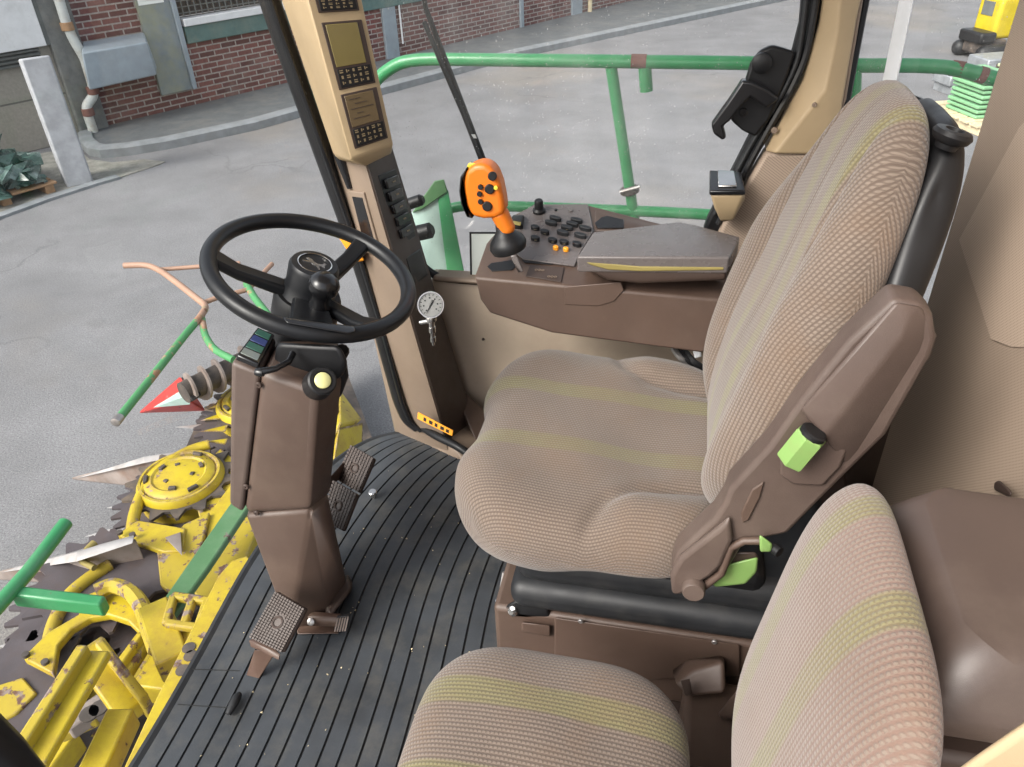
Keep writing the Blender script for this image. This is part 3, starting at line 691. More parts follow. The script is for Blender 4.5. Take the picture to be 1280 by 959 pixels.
# cross beam just under the windscreen
zb_ = -0.58
plate_px('cross_beam', [(309, 694), (290, 700), (272, 720), (232, 800), (196, 870), (140, 990), (176, 990), (240, 850), (300, 728), (318, 706)], zb_, 0.14)
plate_px('cross_beam_back', [(330, 640), (292, 650), (262, 700), (242, 740), (262, 760), (300, 720)], -0.85, 0.2, 'yellow_bad')
plate_px('cross_beam_back', [(300, 590), (262, 640), (255, 690), (300, 690)], -0.95, 0.2, 'yellow')
for a, b in (((214, 742), (270, 750)), ((206, 776), (262, 784)), ((216, 742), (206, 778)), ((240, 745), (228, 780)), ((258, 748), (246, 782))): bar('ladder_bar', a, b, 0.028, -0.68, -0.68, 0.03, 'yellow_bad')
plate_px('gusset_plate', [(208, 778), (255, 784), (252, 800), (215, 820)], -0.72, 0.04)
for (u, v) in ((238, 820), (228, 838), (236, 810)): lathe('beam_hole', [(0.02, 0), (0.02, 0.002), (0, 0.002)], P(u, v, z=zb_ + 0.001), (0, 0, 1), 'darkmetal', hd, 12)
for (u, v) in ((112, 893), (124, 886)): lathe('beam_hole', [(0.03, 0), (0.03, 0.006), (0, 0.006)], P(u, v, z=-0.84), (0, 0, 1), 'darkmetal', hd, 12)
# oil pool / shiny sheet
plate_px('steel_sheet', [(20, 895), (35, 870), (62, 852), (50, 880), (30, 893)], -0.98, 0.01, 'tine')
# green diagonal bar and tube
plate_px('green_bar', [(300, 612), (310, 634), (262, 706), (212, 775), (193, 765), (238, 700)], -0.72, 0.03, 'paleg')
tube('green_tube', [P(u, v, z=-0.5) for u, v in ((82, 654), (36, 714), (-40, 800))], 0.024, 'green', hd, 14)
bar('green_tube', (15, 737), (128, 750), 0.040, -0.5, -0.55, 0.06, 'green')
# pusher frame: half green, half rusty tube
tube('pusher_tube', [P(u, v, z=-0.55) for u, v in ((148, 524), (188, 474), (232, 418), (250, 397))], 0.019, 'green_old', hd, 12)
lathe('tube_plug', [(0.021, -0.02), (0.021, 0.02), (0, 0.028)], P(147, 525, z=-0.55), (P(147, 525, z=-0.55) - P(188, 474, z=-0.55)), 'steel', hd, 12)
tube('pusher_tube', [P(u, v, z=-0.55) for u, v in ((249, 398), (259, 383), (247, 374), (222, 354), (200, 338), (184, 331), (155, 332))], 0.018, 'rustbar', hd, 12, rad=0.1)
tube('pusher_tube', [P(u, v, z=-0.57) for u, v in ((200, 337), (240, 334), (300, 329))], 0.013, 'rustbar', hd, 10)
tube('pusher_tube', [P(u, v, z=-0.57) for u, v in ((252, 396), (256, 420), (268, 438), (292, 450))], 0.018, 'green_old', hd, 10, rad=0.08)
tube('pusher_tube', [P(u, v, z=-0.57) for u, v in ((256, 378), (272, 372), (310, 362), (340, 330))], 0.014, 'rustbar', hd, 10)
tube('pusher_tube', [P(u, v, z=-0.57) for u, v in ((308, 355), (318, 372), (340, 400))], 0.02, 'green_old', hd, 10)
# outer red divider with its auger
rd = hull('red_divider', [P(170, 517, z=-1.25), P(180, 514, z=-1.2), P(224, 470, z=-0.85), P(233, 478, z=-0.85), P(258, 514, z=-1.15), P(235, 500, z=-0.9)], 'red', hd, 0.01)
hull('divider_sheet', [P(190, 510, z=-1.08), P(226, 488, z=-0.85), P(236, 494, z=-0.80), P(238, 506, z=-0.9)], 'greyg', rd, 0.002)
bm = bmesh.new(); a0, a1 = P(234, 489, z=-0.8), P(330, 440, z=-0.8); d = (a1 - a0); L_ = d.length; d.normalize()
bm_tube(bm, [a0 - d * 0.02, a1], 0.058, 16)
finish('auger_tube', bm, 'darkmetal', hd)
bm = bmesh.new(); u_ = d.cross(V((0, 0, 1))).normalized(); w_ = u_.cross(d)
prev = None
for k in range(90):
    a = k * 0.4; c = a0 + d * (L_ * k / 90)
    rr = [c + (u_ * math.cos(a) + w_ * math.sin(a)) * q for q in (0.055, 0.088)]
    cur = [bm.verts.new(rr[0]), bm.verts.new(rr[1]), bm.verts.new(rr[1] + d * 0.012), bm.verts.new(rr[0] + d * 0.012)]
    if prev:
        for i in range(4): bm.faces.new((prev[i], prev[(i + 1) % 4], cur[(i + 1) % 4], cur[i]))
    prev = cur
finish('auger_flight', bm, 'spear', hd)
hull('auger_socket', [P(u, v, z=z_) for z_ in (-0.8, -0.86) for u, v in ((226, 472), (240, 470), (252, 494), (240, 502))], 'black', hd, 0.006)
# yellow end plates seen right of the steering column
hull('end_plate', [P(u, v, z=z_) for (u, v), z_ in (((412, 560), -0.8), ((426, 488), -0.8), ((453, 524), -0.85), ((426, 530), -0.72), ((415, 530), -0.75), ((400, 540), -0.9))], 'yellow', hd, 0.006)
hull('end_plate', [P(u, v, z=z_) for (u, v), z_ in (((414, 600), -0.85), ((424, 534), -0.73), ((454, 528), -0.86), ((454, 556), -0.95), ((400, 600), -0.95))], 'yellow', hd, 0.006)

# ================================================================== THE CAB
# floor and mat
fc = [V((-0.885, 0.15, 0)), V((-0.885, 0.6, 0)), V((-0.895, 0.83, 0)), V((-0.915, 1.1, 0)), V((-0.905, 1.3, 0)), V((-0.87, 1.47, 0)), V((-0.816, 1.58, 0)), V((-0.75, 1.635, 0)), V((-0.665, 1.665, 0))]
def fcurve(t):
    t = max(0, min(0.99999, t)) * (len(fc) - 1); i = int(t); q = t - i
    g_ = lambda k: fc[max(0, min(len(fc) - 1, k))]
    a, b, c, d = g_(i - 1), g_(i), g_(i + 1), g_(i + 2)
    return 0.5 * ((2 * b) + (c - a) * q + (2 * a - 5 * b + 4 * c - d) * q * q + (3 * b - a - 3 * c + d) * q ** 3)
bm = bmesh.new(); prof = []
s_ = 0.0; pitch = 0.0365
while s_ < 0.66:
    prof += [(s_, -0.004, 1), (s_ + 0.0035, -0.004, 1), (s_ + 0.0042, 0.0, 0), (s_ + pitch - 0.0008, 0.0, 0)]; s_ += pitch
rows = []
NT_ = 70
for j in range(NT_ + 1):
    b = fcurve(j / NT_); rows.append([bm.verts.new(V((b.x + s, b.y - (0.0 if s < .1 else (s - .1) * 0.10 * max(0, (j / NT_ - .55))), z))) for s, z, g_ in prof])
for j in range(NT_):
    for i in range(len(prof) - 1):
        f = bm.faces.new((rows[j][i], rows[j][i + 1], rows[j + 1][i + 1], rows[j + 1][i])); f.material_index = 1 if (prof[i][2] and prof[i + 1][2]) else 0
mat_o = finish('floor_mat', bm, ['mat', 'groove'], smooth=False, origin=(-0.55, 0.9, -0.01))
tag(mat_o, 'black ribbed rubber mat covering the cab floor under the pedals', 'floor mat')
fp_l = [fcurve(t / 30) + V((0.004, -0.002, -0.012)) for t in range(31)]
rc = random.Random(3); bm = bmesh.new()
for k in range(70):
    y_ = rc.uniform(0.5, 1.5); x_ = rc.uniform(-0.84, -0.34); r_ = rc.uniform(0.0006, 0.0017)
    bm_hull(bm, [V((x_ + rc.gauss(0, r_), y_ + rc.gauss(0, r_), max(0.0002, 0.001 + rc.gauss(0, r_ * .6)))) for _ in range(6)])
o = finish('crumbs', bm, 'palewood', smooth=False); o['label'] = 'tiny pale straw crumbs scattered over the rubber mat'; o['category'] = 'crumbs'; o['kind'] = 'stuff'
struct(prism('floor', fp_l + [V((-0.60, 1.74, -0.012)), V((-0.60, 1.80, -0.012)), V((0.62, 1.80, -0.012)), V((0.62, 0.1, -0.012)), V((-0.88, 0.1, -0.012))], (0, 0, -0.05), 'brown_dark', bevel=0))
# raised flat mat pieces at the front edge, one cut by thin seams
for pz_, nm in (([(240, 836), (300, 838), (300, 839), (240, 837)], 'mat_seam'), ([(222, 880), (284, 884), (284, 885), (222, 881)], 'mat_seam')):
    prism(nm, [P(u, v, z=0.0006) for u, v in pz_], (0, 0, -0.0005), 'groove', mat_o, 0)
# dark rim that closes the mat against the glass
bm = bmesh.new(); bm_tube(bm, [fcurve(t / 60) + V((-0.006, 0, -0.012)) for t in range(61)], 0.014, 8)
o = finish('rubber_seal', bm, 'rubber'); tag(o, 'thin black rubber rim along the front edge of the floor mat', 'seal')

# windscreen: one curved pane
ws = thing('windscreen', 'large curved clear windscreen pane rising from the mat edge in front of the steering wheel', 'windscreen', (-0.92, 0.9, 0))
bm = bmesh.new(); rowsw = []
for j in range(61):
    b = fcurve(j / 60); rowsw.append([bm.verts.new(V((b.x - 0.012 - 0.10 * (z_ / 1.7) , b.y + 0.004, z_))) for z_ in (0.0, 0.5, 1.0, 1.7)])
for a, b in zip(rowsw, rowsw[1:]):
    for i in range(3): bm.faces.new((a[i], a[i + 1], b[i + 1], b[i]))
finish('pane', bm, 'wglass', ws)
# left front post (dark), only its foot shows in the bottom left corner
lp = [P(u, v, x=-0.60) for u, v in ((-60, 880), (0, 924), (40, 962), (90, 1010))]
o = tube('cab_post', [P(-75, 870, x=-.6), P(3, 945, x=-0.6), P(60, 1015, x=-0.6)], 0.022, 'black', None, 10)
tag(o, 'black seal of the open cab door in the bottom corner', 'seal')

# ---------------- right front pillar
pl = thing('front_pillar', 'tan front pillar with a dark side face between the windscreen and the side window', 'pillar', P(540, 560, z=0))
Mt, Mb = P(452, 190, y=1.555), P(561, 566, y=1.575)
Lt, Lb_ = P(414, 185, y=1.625), P(497, 556, y=1.655)
Rt, Rb = P(487, 180, y=1.70), P(592, 530, y=1.72)
low = [Mt, Mb, Lt, Lb_, Rt, Rb, Rt + V((-0.05, 0.06, 0)), Rb + V((-0.05, 0.06, 0)), CAM + (Lt - CAM) * 1.04 + V((0.05, 0, 0)), CAM + (Lb_ - CAM) * 1.03 + V((0.05, 0, 0))]
hull('pillar_body', low, 'tan', pl, 0.006)
fd = Face(Mt + (Mb - Mt) * 0.01, Rt + (Rb - Rt) * 0.01, Rb, Mb)      # the dark face towards the seat
side = hull('side_cover', fd.plate(0.03, 0.0, 1.0, 0.99, 0.0005, 0.004), 'brown_dark', pl, 0.002)
sw = hull('switch_panel', fd.plate(0.22, 0.06, 0.86, 0.27, 0.004, 0.007), 'black', pl, 0.002)
for k in range(5):
    b0 = 0.075 + k * 0.037
    hull('rocker_switch', fd.plate(0.3, b0, 0.78, b0 + 0.027, 0.006, 0.016), 'blackgloss', sw, 0.003)
    hull('switch_mark', fd.plate(0.50, b0 + 0.011, 0.60, b0 + 0.015, 0.0162, 0.0168), 'keymark', sw, 0)
hull('lower_switch', fd.plate(0.3, 0.31, 0.86, 0.40, 0.004, 0.010), 'black', pl, 0.003)
fl = Face(Lt + (Lb_ - Lt) * 0.02, Mt + (Mb - Mt) * 0.02, Mb, Lb_)
slot = hull('slot_bezel', fl.plate(0.36, 0.09, 0.80, 0.275, -0.002, 0.009), 'tan', pl, 0.002)
hull('slot', fl.plate(0.44, 0.105, 0.74, 0.265, 0.0, 0.0105), 'blackgloss', slot, 0.001)
# foot
hull('pillar_foot', [P(500, 556, y=1.64), P(548, 540, y=1.60), P(583, 578, z=0.002), P(540, 548, z=0.002), P(592, 530, y=1.70), P(610, 560, z=0.004), P(540, 530, y=1.7)], 'tan', pl, 0.006)
# upper monitor housing
mh = thing('monitor_housing', 'cream monitor housing with two small screens and keypads on the front pillar', 'monitor', P(455, 200, y=1.53))
um = [P(u, v, y=y_) for u, v, y_ in ((376, -30, 1.485), (439, 200, 1.485))]
ul_ = [P(u, v, y=y_) for u, v, y_ in ((342, -30, 1.585), (417, 193, 1.585))]
ur = [P(u, v, y=y_) for u, v, y_ in ((446, -30, 1.56), (492, 181, 1.56))]
bk_ = [CAM + (q - CAM) * 1.06 + V((dx_, 0, 0)) for q, dx_ in zip(ul_ + ur, (0.03, 0.03, -0.03, -0.03))]
chin = [P(457, 208, y=1.53), P(490, 192, y=1.575), P(421, 199, y=1.60)]
hull('housing', um + ul_ + ur + bk_ + chin, 'cream', mh, 0.006, 3)
fm = Face(um[0], ur[0], ur[1], um[1])
def bt(v): # face t for a photo row along the housing
    return (v + 30) / 230.0
def monitor(t0, t1, tk, scr, lines):
    bz = hull('bezel', fm.plate(0.13, t0, 0.90, t1, 0.001, 0.0035), 'brown_dark', mh, 0.002)
    hull('screen', fm.plate(0.19, t0 + 0.012, 0.80, tk, 0.0030, 0.0050), scr, bz, 0.001)
    if lines:
        hulls('screen_text', [fm.plate(0.26 + 0.1 * (k % 2), t0 + 0.035 + 0.028 * k, 0.5 + 0.12 * ((k * 7) % 3), t0 + 0.039 + 0.028 * k, 0.005, 0.0056) for k in range(5)], 'brown_dark', bz)
    kp_ = hull('keypad', fm.plate(0.18, tk + 0.012, 0.86, t1 - 0.010, 0.0030, 0.0052), 'black', bz, 0.001)
    lst = []
    rows_ = 3
    for r_ in range(rows_):
        for c_ in range(5):
            s0 = 0.22 + c_ * 0.125; t_ = tk + 0.018 + r_ * (t1 - tk - 0.03) / rows_; dt_ = (t1 - tk - 0.03) / rows_ * 0.55
            if (r_ * 5 + c_) % 3 == 0: lst += [fm.plate(s0, t_, s0 + 0.07, t_ + dt_ * 0.3, 0.005, 0.0058), fm.plate(s0, t_ + dt_ * 0.6, s0 + 0.07, t_ + dt_, 0.005, 0.0058)]
            elif (r_ * 5 + c_) % 3 == 1: lst += [fm.plate(s0 + 0.01, t_, s0 + 0.03, t_ + dt_, 0.005, 0.0058), fm.plate(s0 + 0.045, t_ + dt_ * .3, s0 + 0.07, t_ + dt_ * .7, 0.005, 0.0058)]
            else: lst.append(fm.plate(s0 + 0.015, t_, s0 + 0.055, t_ + dt_, 0.005, 0.0058))
    hulls('key_symbols', lst, 'keymark', kp_)
monitor(0.02, 0.185, 0.10, 'screen_dark', False)
monitor(0.235, 0.600, 0.475, 'screen', False)
monitor(0.625, 0.945, 0.82, 'screen_dark', True)
# black windscreen seal along the pillar, orange band and label
sp = [P(u, v, y=1.63) for u, v in ((327, -30), (347, 30), (395, 165), (436, 280), (476, 408), (501, 500), (511, 522), (524, 532))] + [P(545, 545, y=1.57), P(572, 558, y=1.53), P(604, 580, y=1.50)]
se = thing('pillar_seal', 'black rubber windscreen seal running down the left edge of the front pillar', 'seal', P(524, 540, y=1.6))
bm = bmesh.new(); bm_tube(bm, rounded(sp[:8], 0.03), 0.0225, 10, sx=1.0); finish('seal_strip', bm, 'black', se)
tube('seal_bead', [q + V((0.014, -0.022, 0)) for q in rounded(sp[:8], 0.03)], 0.0075, 'blackgloss', se, 8)
tube('lower_strip', rounded(sp[6:], 0.02), 0.011, 'black', se, 10)
tube('grip_rod', [P(u, v, y=1.60) for u, v in ((387, 82), (394, 100), (425, 195), (438, 235))], [0.010, 0.013, 0.013, 0.008], 'blackgloss', se, 12)
bandp = [P(431, 296, y=1.58), P(452, 322, y=1.58)]
ob = hull('orange_band', [P(u, v, y=y_) for u, v in ((420, 292), (441, 300), (456, 326), (444, 328)) for y_ in (1.57, 1.61)], 'orange_label', se, 0.004)
lf = Face(P(523, 515, y=1.55), P(567, 538, y=1.51), P(566, 545, y=1.505), P(522, 523, y=1.545))
lb_ = hull('orange_label', lf.plate(0, 0, 1, 1, 0, 0.003), 'orange_label', se, 0.001)
hulls('label_marks', [lf.plate(0.18 + k * 0.16, 0.25, 0.26 + k * 0.16 + 0.02 * (k % 2), 0.8, 0.003, 0.0036) for k in range(5)], 'black', lb_)
o = hull('green_fender', [P(u, v, y=y_) for u, v in ((501, 536), (508, 515), (526, 533), (523, 536)) for y_ in (1.70, 1.74)], 'teal', None, 0.004)
tag(o, 'light green body corner showing outside below the front pillar', 'body panel')

# ---------------- pressure gauge
gc = P(538, 381, y=1.56); gn = (CAM - gc).normalized() + V((0.1, 0.0, -0.05)); gn.normalize()
ga = thing('pressure_gauge', 'round silver pressure gauge hanging on the dark side of the front pillar', 'gauge', gc)
rg = 0.033
lathe('gauge_case', [(rg, -0.03), (rg, 0.004), (rg * 0.97, 0.008), (rg * 0.90, 0.008), (rg * 0.88, 0.004), (0, 0.004)], gc, gn, 'chrome', ga, 40)
lathe('gauge_dial', [(rg * 0.87, 0.0035), (rg * 0.87, 0.005), (0, 0.005)], gc, gn, 'gaugeface', ga, 32)
gu = gn.cross(V((0, 0, 1))).normalized(); gw = gu.cross(gn)
if gw.z < 0: gw = -gw
def gp_(a, r_, h): return gc + (gu * math.cos(a) + gw * math.sin(a)) * r_ * rg + gn * h
hulls('dial_ticks', [[gp_(a + d_, r_, h) for d_ in (-0.03, 0.03) for r_ in (0.66, 0.80) for h in (0.005, 0.0056)] for a in [R(-45 + 22.5 * k) for k in range(13)]] + [[gp_(a + d_, r_, h) for d_ in (-0.10, 0.10) for r_ in (0.46, 0.56) for h in (0.005, 0.0056)] for a in [R(-45 + 45 * k) for k in range(7)]], 'black', ga)
na = math.atan2(-0.8, -0.55) if (gu.x > 0) else math.atan2(-0.8, 0.55)
hull('needle', [gp_(na, 0.75, 0.006), gp_(na + 1.6, 0.05, 0.006), gp_(na - 1.6, 0.05, 0.006), gp_(na + math.pi - .25, 0.4, 0.006), gp_(na + math.pi + .25, 0.4, 0.006), gp_(na, 0.75, 0.007), gp_(na + math.pi, 0.4, 0.0075)], 'black', ga, 0)
st = gc - V((0, 0, 1)) * 0.0
gd = (P(543, 440, y=1.565) - gc).normalized()
lathe('gauge_stem', [(0.010, 0.028), (0.014, 0.034), (0.014, 0.044), (0.008, 0.046), (0.008, 0.062), (0.0095, 0.063), (0.0095, 0.078), (0.006, 0.08), (0.006, 0.092), (0.008, 0.093), (0.008, 0.106), (0.004, 0.108), (0.004, 0.118), (0, 0.118)], gc - gn * 0.012, gd, 'chrome', ga, 16)
tube('gauge_elbow', [P(526, 403, y=1.57), P(538, 401, y=1.565)], 0.007, 'chrome', ga, 10)

# ---------------- lower side wall
rw = thing('side_wall', 'tan lower side panel between the front pillar and the armrest console', 'wall', (-0.25, 1.78, 0))
hull('wall_panel', boxpts((-0.63, 1.765, -0.01), (0.34, 1.80, 0.455)), 'sidewall', rw, 0.006)
hull('wall_step', [P(560, 470, y=1.75), P(578, 540, y=1.74), P(610, 520, y=1.75), P(598, 560, z=0.0), P(640, 545, z=0.0)], 'brown', rw, 0.004)
screw('wall_screw', P(604, 424, y=1.763), (0, -1, 0), 0.004, rw)
hull('wall_ledge', boxpts((-0.62, 1.745, 0.44), (0.34, 1.80, 0.456)), 'tan', rw, 0.008)

# ---------------- side window
sd = thing('side_window', 'tall side window with a black rubber frame between the front and rear pillars', 'window', (-0.2, 1.79, 0.46))
bm = bmesh.new(); q = [P(494, 215, y=1.79), P(527, 340, y=1.79), P(905, 340, y=1.79), P(1015, 60, y=1.79), P(1030, -60, y=1.79), P(455, -60, y=1.79)]
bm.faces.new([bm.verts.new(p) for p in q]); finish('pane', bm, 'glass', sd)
tube('window_seal', [P(u, v, y=1.77) for u, v in ((470, 150), (500, 260), (520, 325), (545, 347), (600, 352), (700, 352))], 0.011, 'black', sd, 8, rad=0.05)
prism('frame_rail', [P(u, v, y=1.76) for u, v in ((878, 292), (884, 276), (915, 215), (958, 130), (978, 98), (990, 70), (1000, 30), (1006, -40), (1036, -40), (1030, 0), (1020, 48), (1003, 92), (975, 150), (930, 225), (905, 285), (890, 300))], (0, 0.04, 0), 'black', sd, 0.008)
tube('frame_bead', [P(u, v, y=1.752) for u, v in ((898, 280), (950, 180), (990, 110), (1008, 70), (1020, 0), (1024, -40))], 0.008, 'blackgloss', sd, 8, rad=0.05)
tube('frame_bead', [P(u, v, y=1.75) for u, v in ((893, 268), (940, 178), (978, 118), (998, 75), (1008, 0), (1010, -40))], 0.005, 'rubber', sd, 8, rad=0.05)
lat = prism('latch_plate', [P(u, v, y=1.74) for u, v in ((932, 100), (938, 80), (950, 64), (965, 57), (980, 61), (994, 66), (985, 95), (962, 150), (944, 172), (928, 164), (914, 152), (912, 140), (926, 125))], (0, 0.02, 0), 'black', sd, 0.006)
prism('latch_handle', [P(u, v, y=1.70) for u, v in ((928, 101), (940, 103), (960, 113), (974, 124), (958, 136), (938, 122), (926, 134), (912, 152), (904, 158), (908, 173), (903, 176), (892, 168), (889, 157), (910, 128))], (0, 0.03, 0), 'blackgloss', lat, 0.007, 3)
for (u, v) in ((957, 77), (929, 140)): screw('latch_bolt', P(u, v, y=1.739), (0, -1, 0), 0.009, lat, 'blackgloss')
lathe('latch_pivot', [(0.02, 0), (0.02, 0.012), (0.016, 0.015), (0, 0.015)], P(952, 78, y=1.74), (0, -1, 0), 'black', lat, 20)
# wiper
wp = thing('window_wiper', 'long black wiper lying on the outside of the side window', 'wiper', P(600, 205, y=1.84))
tube('wiper_arm', [P(u, v, y=1.86) for u, v in ((524, -40), (532, 10), (560, 85), (585, 150), (612, 218))], [0.006, 0.006, 0.008, 0.008, 0.006], 'black', wp, 8)
tube('wiper_blade', [P(u, v, y=1.825) for u, v in ((530, 27), (552, 80), (580, 145), (606, 212))], 0.006, 'rubber', wp, 6)
hull('wiper_tab', [P(u, v, y=y_) for u, v in ((589, 168), (594, 168), (592, 173), (596, 173)) for y_ in (1.815, 1.82)], 'white', wp, 0)
# instruction card at the foot of the window
cd = Face(P(587, 290, y=1.775), P(640, 290, y=1.775), P(640, 348, y=1.775), P(588, 346, y=1.775))
o = thing('window_card', 'white card with a black border in the lower corner of the side window', 'card', P(600, 347, y=1.775))
hulls('card_border', [cd.plate(0, 0, 1, 0.035, 0, 0.002), cd.plate(0, 0.965, 1, 1, 0, 0.002), cd.plate(0, 0, 0.045, 1, 0, 0.002)], 'black', o); hull('card_face', cd.plate(0.03, 0.02, 1.0, 0.98, 0.0005, 0.0015), 'vellum', o, 0)

# ---------------- rear pillar and trim
rp = thing('rear_pillar', 'cream rear pillar with a tan perforated lower trim behind the side window', 'pillar', P(960, 300, y=1.75))
bm = bmesh.new()
L3 = [(1034, -40), (1024, 30), (1004, 100), (956, 190)]; C3 = [(1052, -40), (1047, 40), (1032, 112), (968, 192)]; R3 = [(1086, -40), (1072, 20), (1050, 150), (1036, 194)]
lv = [bm.verts.new(P(u, v, y=1.752)) for u, v in L3]; cv = [bm.verts.new(P(u, v, y=1.715)) for u, v in C3]; rv = [bm.verts.new(P(u, v, y=1.735)) for u, v in R3]
lb2 = [bm.verts.new(P(u, v, y=1.752) + V((0, 0.06, 0))) for u, v in L3]; rb2 = [bm.verts.new(P(u, v, y=1.735) + V((0, 0.08, 0))) for u, v in R3]
for i in range(3):
    bm.faces.new((lv[i], lv[i + 1], cv[i + 1], cv[i])); bm.faces.new((cv[i], cv[i + 1], rv[i + 1], rv[i]))
    bm.faces.new((lb2[i], lb2[i + 1], lv[i + 1], lv[i])); bm.faces.new((rv[i], rv[i + 1], rb2[i + 1], rb2[i]))
bm.faces.new((lv[3], lb2[3], rb2[3], rv[3], cv[3]))
bmesh.ops.recalc_face_normals(bm, faces=bm.faces[:])
pc_ = finish('pillar_cover', bm, 'cream', rp, 0.006, 3)
prism('lower_trim', [P(u, v, y=1.735) for u, v in ((958, 191), (1037, 195), (1010, 330), (930, 380), (840, 420), (860, 330), (893, 305), (903, 282))], (0, 0.06, 0), 'perf_trim', rp, 0.008)
prism('pillar_edge', [P(u, v, y=1.745) for u, v in ((1067, -40), (1086, -40), (1058, 125), (1048, 150))], (0, 0.03, 0), 'tan', rp, 0.003)
screw('pillar_screw', P(1018, 131, y=1.715), (0, -1, 0), 0.005, rp, 'tan'); screw('pillar_screw', P(968, 163, y=1.735), (0, -1, 0), 0.007, rp, 'tan')
screw('pillar_screw', P(1044, 127, y=1.74), (0, -1, 0), 0.007, rp, 'steel')
# ashtray
at = thing('ashtray', 'small cream ashtray with a shiny black lid fixed at the foot of the rear pillar', 'ashtray', P(910, 275, y=1.68))
at_t = [P(u, v, y=y_) for (u, v), y_ in (((888, 244), 1.63), ((930, 244), 1.63), ((925, 222), 1.72), ((888, 220), 1.72))]
hull('ashtray_body', at_t + [P(893, 262, y=1.64), P(900, 276, y=1.66), P(916, 276, y=1.66), P(932, 248, y=1.66), P(905, 278, y=1.72)], 'cream', at, 0.006, 3)
up_ = V((0, 0, 0.004)); fa = Face(*[at_t[k] + up_ for k in (0, 1, 2, 3)])
lid = hull('ashtray_lid', fa.plate(-0.04, -0.05, 1.03, 1.05, -0.003, 0.008), 'blackgloss', at, 0.003)
hull('lid_plate', fa.plate(0.22, 0.12, 0.78, 0.98, 0.008, 0.0125), 'chrome', lid, 0.002)

# quarter window behind the seat and the rear wall
ry = 1.41; rx = 0.47
qw = thing('quarter_window', 'narrow rear quarter window with a modelled white reflection strip behind the seat back', 'window', (0.4, 1.6, 0.5))
q0, q1 = V((0.325, 1.79, 0)), V((rx + 0.01, ry, 0))
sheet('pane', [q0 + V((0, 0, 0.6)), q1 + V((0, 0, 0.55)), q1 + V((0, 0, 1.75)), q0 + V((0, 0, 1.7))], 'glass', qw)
qn = V((q1 - q0)).cross(V((0, 0, 1))).normalized(); qp = q0
def Q(u, v, o_=0.0):
    n_ = qn if qn.dot(CAM - q0) > 0 else -qn
    return on_plane(u, v, q0 + n_ * o_, n_)
tube('quarter_seal', [Q(u, v, 0.01) for u, v in ((1090, -50), (1076, 20), (1056, 128), (1056, 150), (1075, 165), (1130, 190))], 0.011, 'black', qw, 8, rad=0.04)
prism('reflection_strip', [Q(u, v, 0.02) for u, v in ((1132, -40), (1150, -40), (1118, 115), (1100, 115))], (0.004, 0.01, 0), 'white', qw, 0.002)  # solid white upright modelled in place of a reflection in the pane
rwl = thing('rear_wall', 'brown cloth covered rear cab wall behind both seats', 'wall', (0.5, 0.8, 0))
hull('lower_corner', [q + V((dx_, dy_, z_)) for q in (q0 + V((0, 0, 0)), q1) for dx_, dy_ in ((0, 0), (0.05, 0.03)) for z_ in (-0.01, 0.58)], 'brown', rwl, 0.004)
box('wall_lining', (rx, 0.02, -0.01), (rx + 0.05, ry, 1.75), 'perf', rwl, 0.012, 3)
hull('perforated_panel', [P(u, v, x=rx - 0.001) + V((d_, 0, 0)) for u, v in ((1200, 300), (1240, 424), (1266, 434), (1420, 430), (1420, 0), (1275, 160)) for d_ in (-0.0015, 0.0)], 'perf_light', rwl, 0.0)
o = hull('coat_hook', [P(u, v, x=x_) for u, v in ((1242, 612), (1243, 603), (1249, 600), (1256, 606), (1266, 616), (1262, 622)) for x_ in (0.445, rx - 0.001)], 'brown_dark', None, 0.003)
tag(o, 'small brown hook on the rear wall just above the padded box', 'hook')

# ---------------- green railing outside
YR = 2.05
ra = thing('green_railing', 'green tubular railing with rusty bands outside the side window', 'railing', P(770, 280, y=YR))
tr_ = 0.0165
top_path = [P(u, v, y=YR + 0.02) for u, v in ((440, 135), (478, 92), (500, 78), (530, 74))] + [P(u, v, y=YR) for u, v in ((700, 76), (940, 79), (1060, 82), (1150, 82), (1185, 84))] + [P(u, v, y=YR - 0.02) for u, v in ((1215, 90), (1256, 102))]
tube('top_rail', top_path, tr_, 'green', ra, 16, rad=0.06)
tube('lower_rail', [P(u, v, y=YR) for u, v in ((536, 318), (540, 280), (556, 262), (580, 257), (640, 258), (800, 264), (960, 272), (1080, 276))], tr_ * 0.92, 'green', ra, 14, rad=0.05)
tube('rail_post', [P(764, 84, y=YR), P(794, 282, y=YR)], tr_ * 0.9, 'green', ra, 14)
tube('rail_post', [P(1069, 88, y=YR), P(1066, 250, y=YR)], tr_ * 0.9, 'green', ra, 14)
tube('rail_stub', [P(806, 84, y=YR), P(808, 114, y=YR)], tr_, 'green', ra, 14)
def along(path, u0, u1, y_): return [P(u, v, y=y_) for u, v in path]
for pts in ([P(789, 76.6, y=YR), P(808, 76.9, y=YR)],):
    tube('rust_band', pts, tr_ * 1.06, 'rust', ra, 14)
for pts in ([P(1189, 84.8, y=YR), P(1205, 87.5, y=YR - .012)], [P(1223, 92.4, y=YR - .02), P(1232, 95, y=YR - .02)]): tube('rust_band', pts, tr_ * 1.08, 'rust', ra, 14)
hull('rail_tab', [P(u, v, y=y_) for u, v in ((806, 82), (836, 83), (836, 86), (806, 86)) for y_ in (YR - .004, YR + .004)], 'green', ra, 0)
cl = lathe('rail_clamp', [(0.024, -0.008), (0.026, -0.006), (0.026, 0.006), (0.024, 0.008)], P(787, 238, y=YR), P(794, 282, y=YR) - P(764, 84, y=YR), 'darkmetal', ra, 18)
tube('clamp_screw', [P(775, 240, y=YR - .02), P(800, 233, y=YR - .02)], 0.006, 'steel', ra, 8)
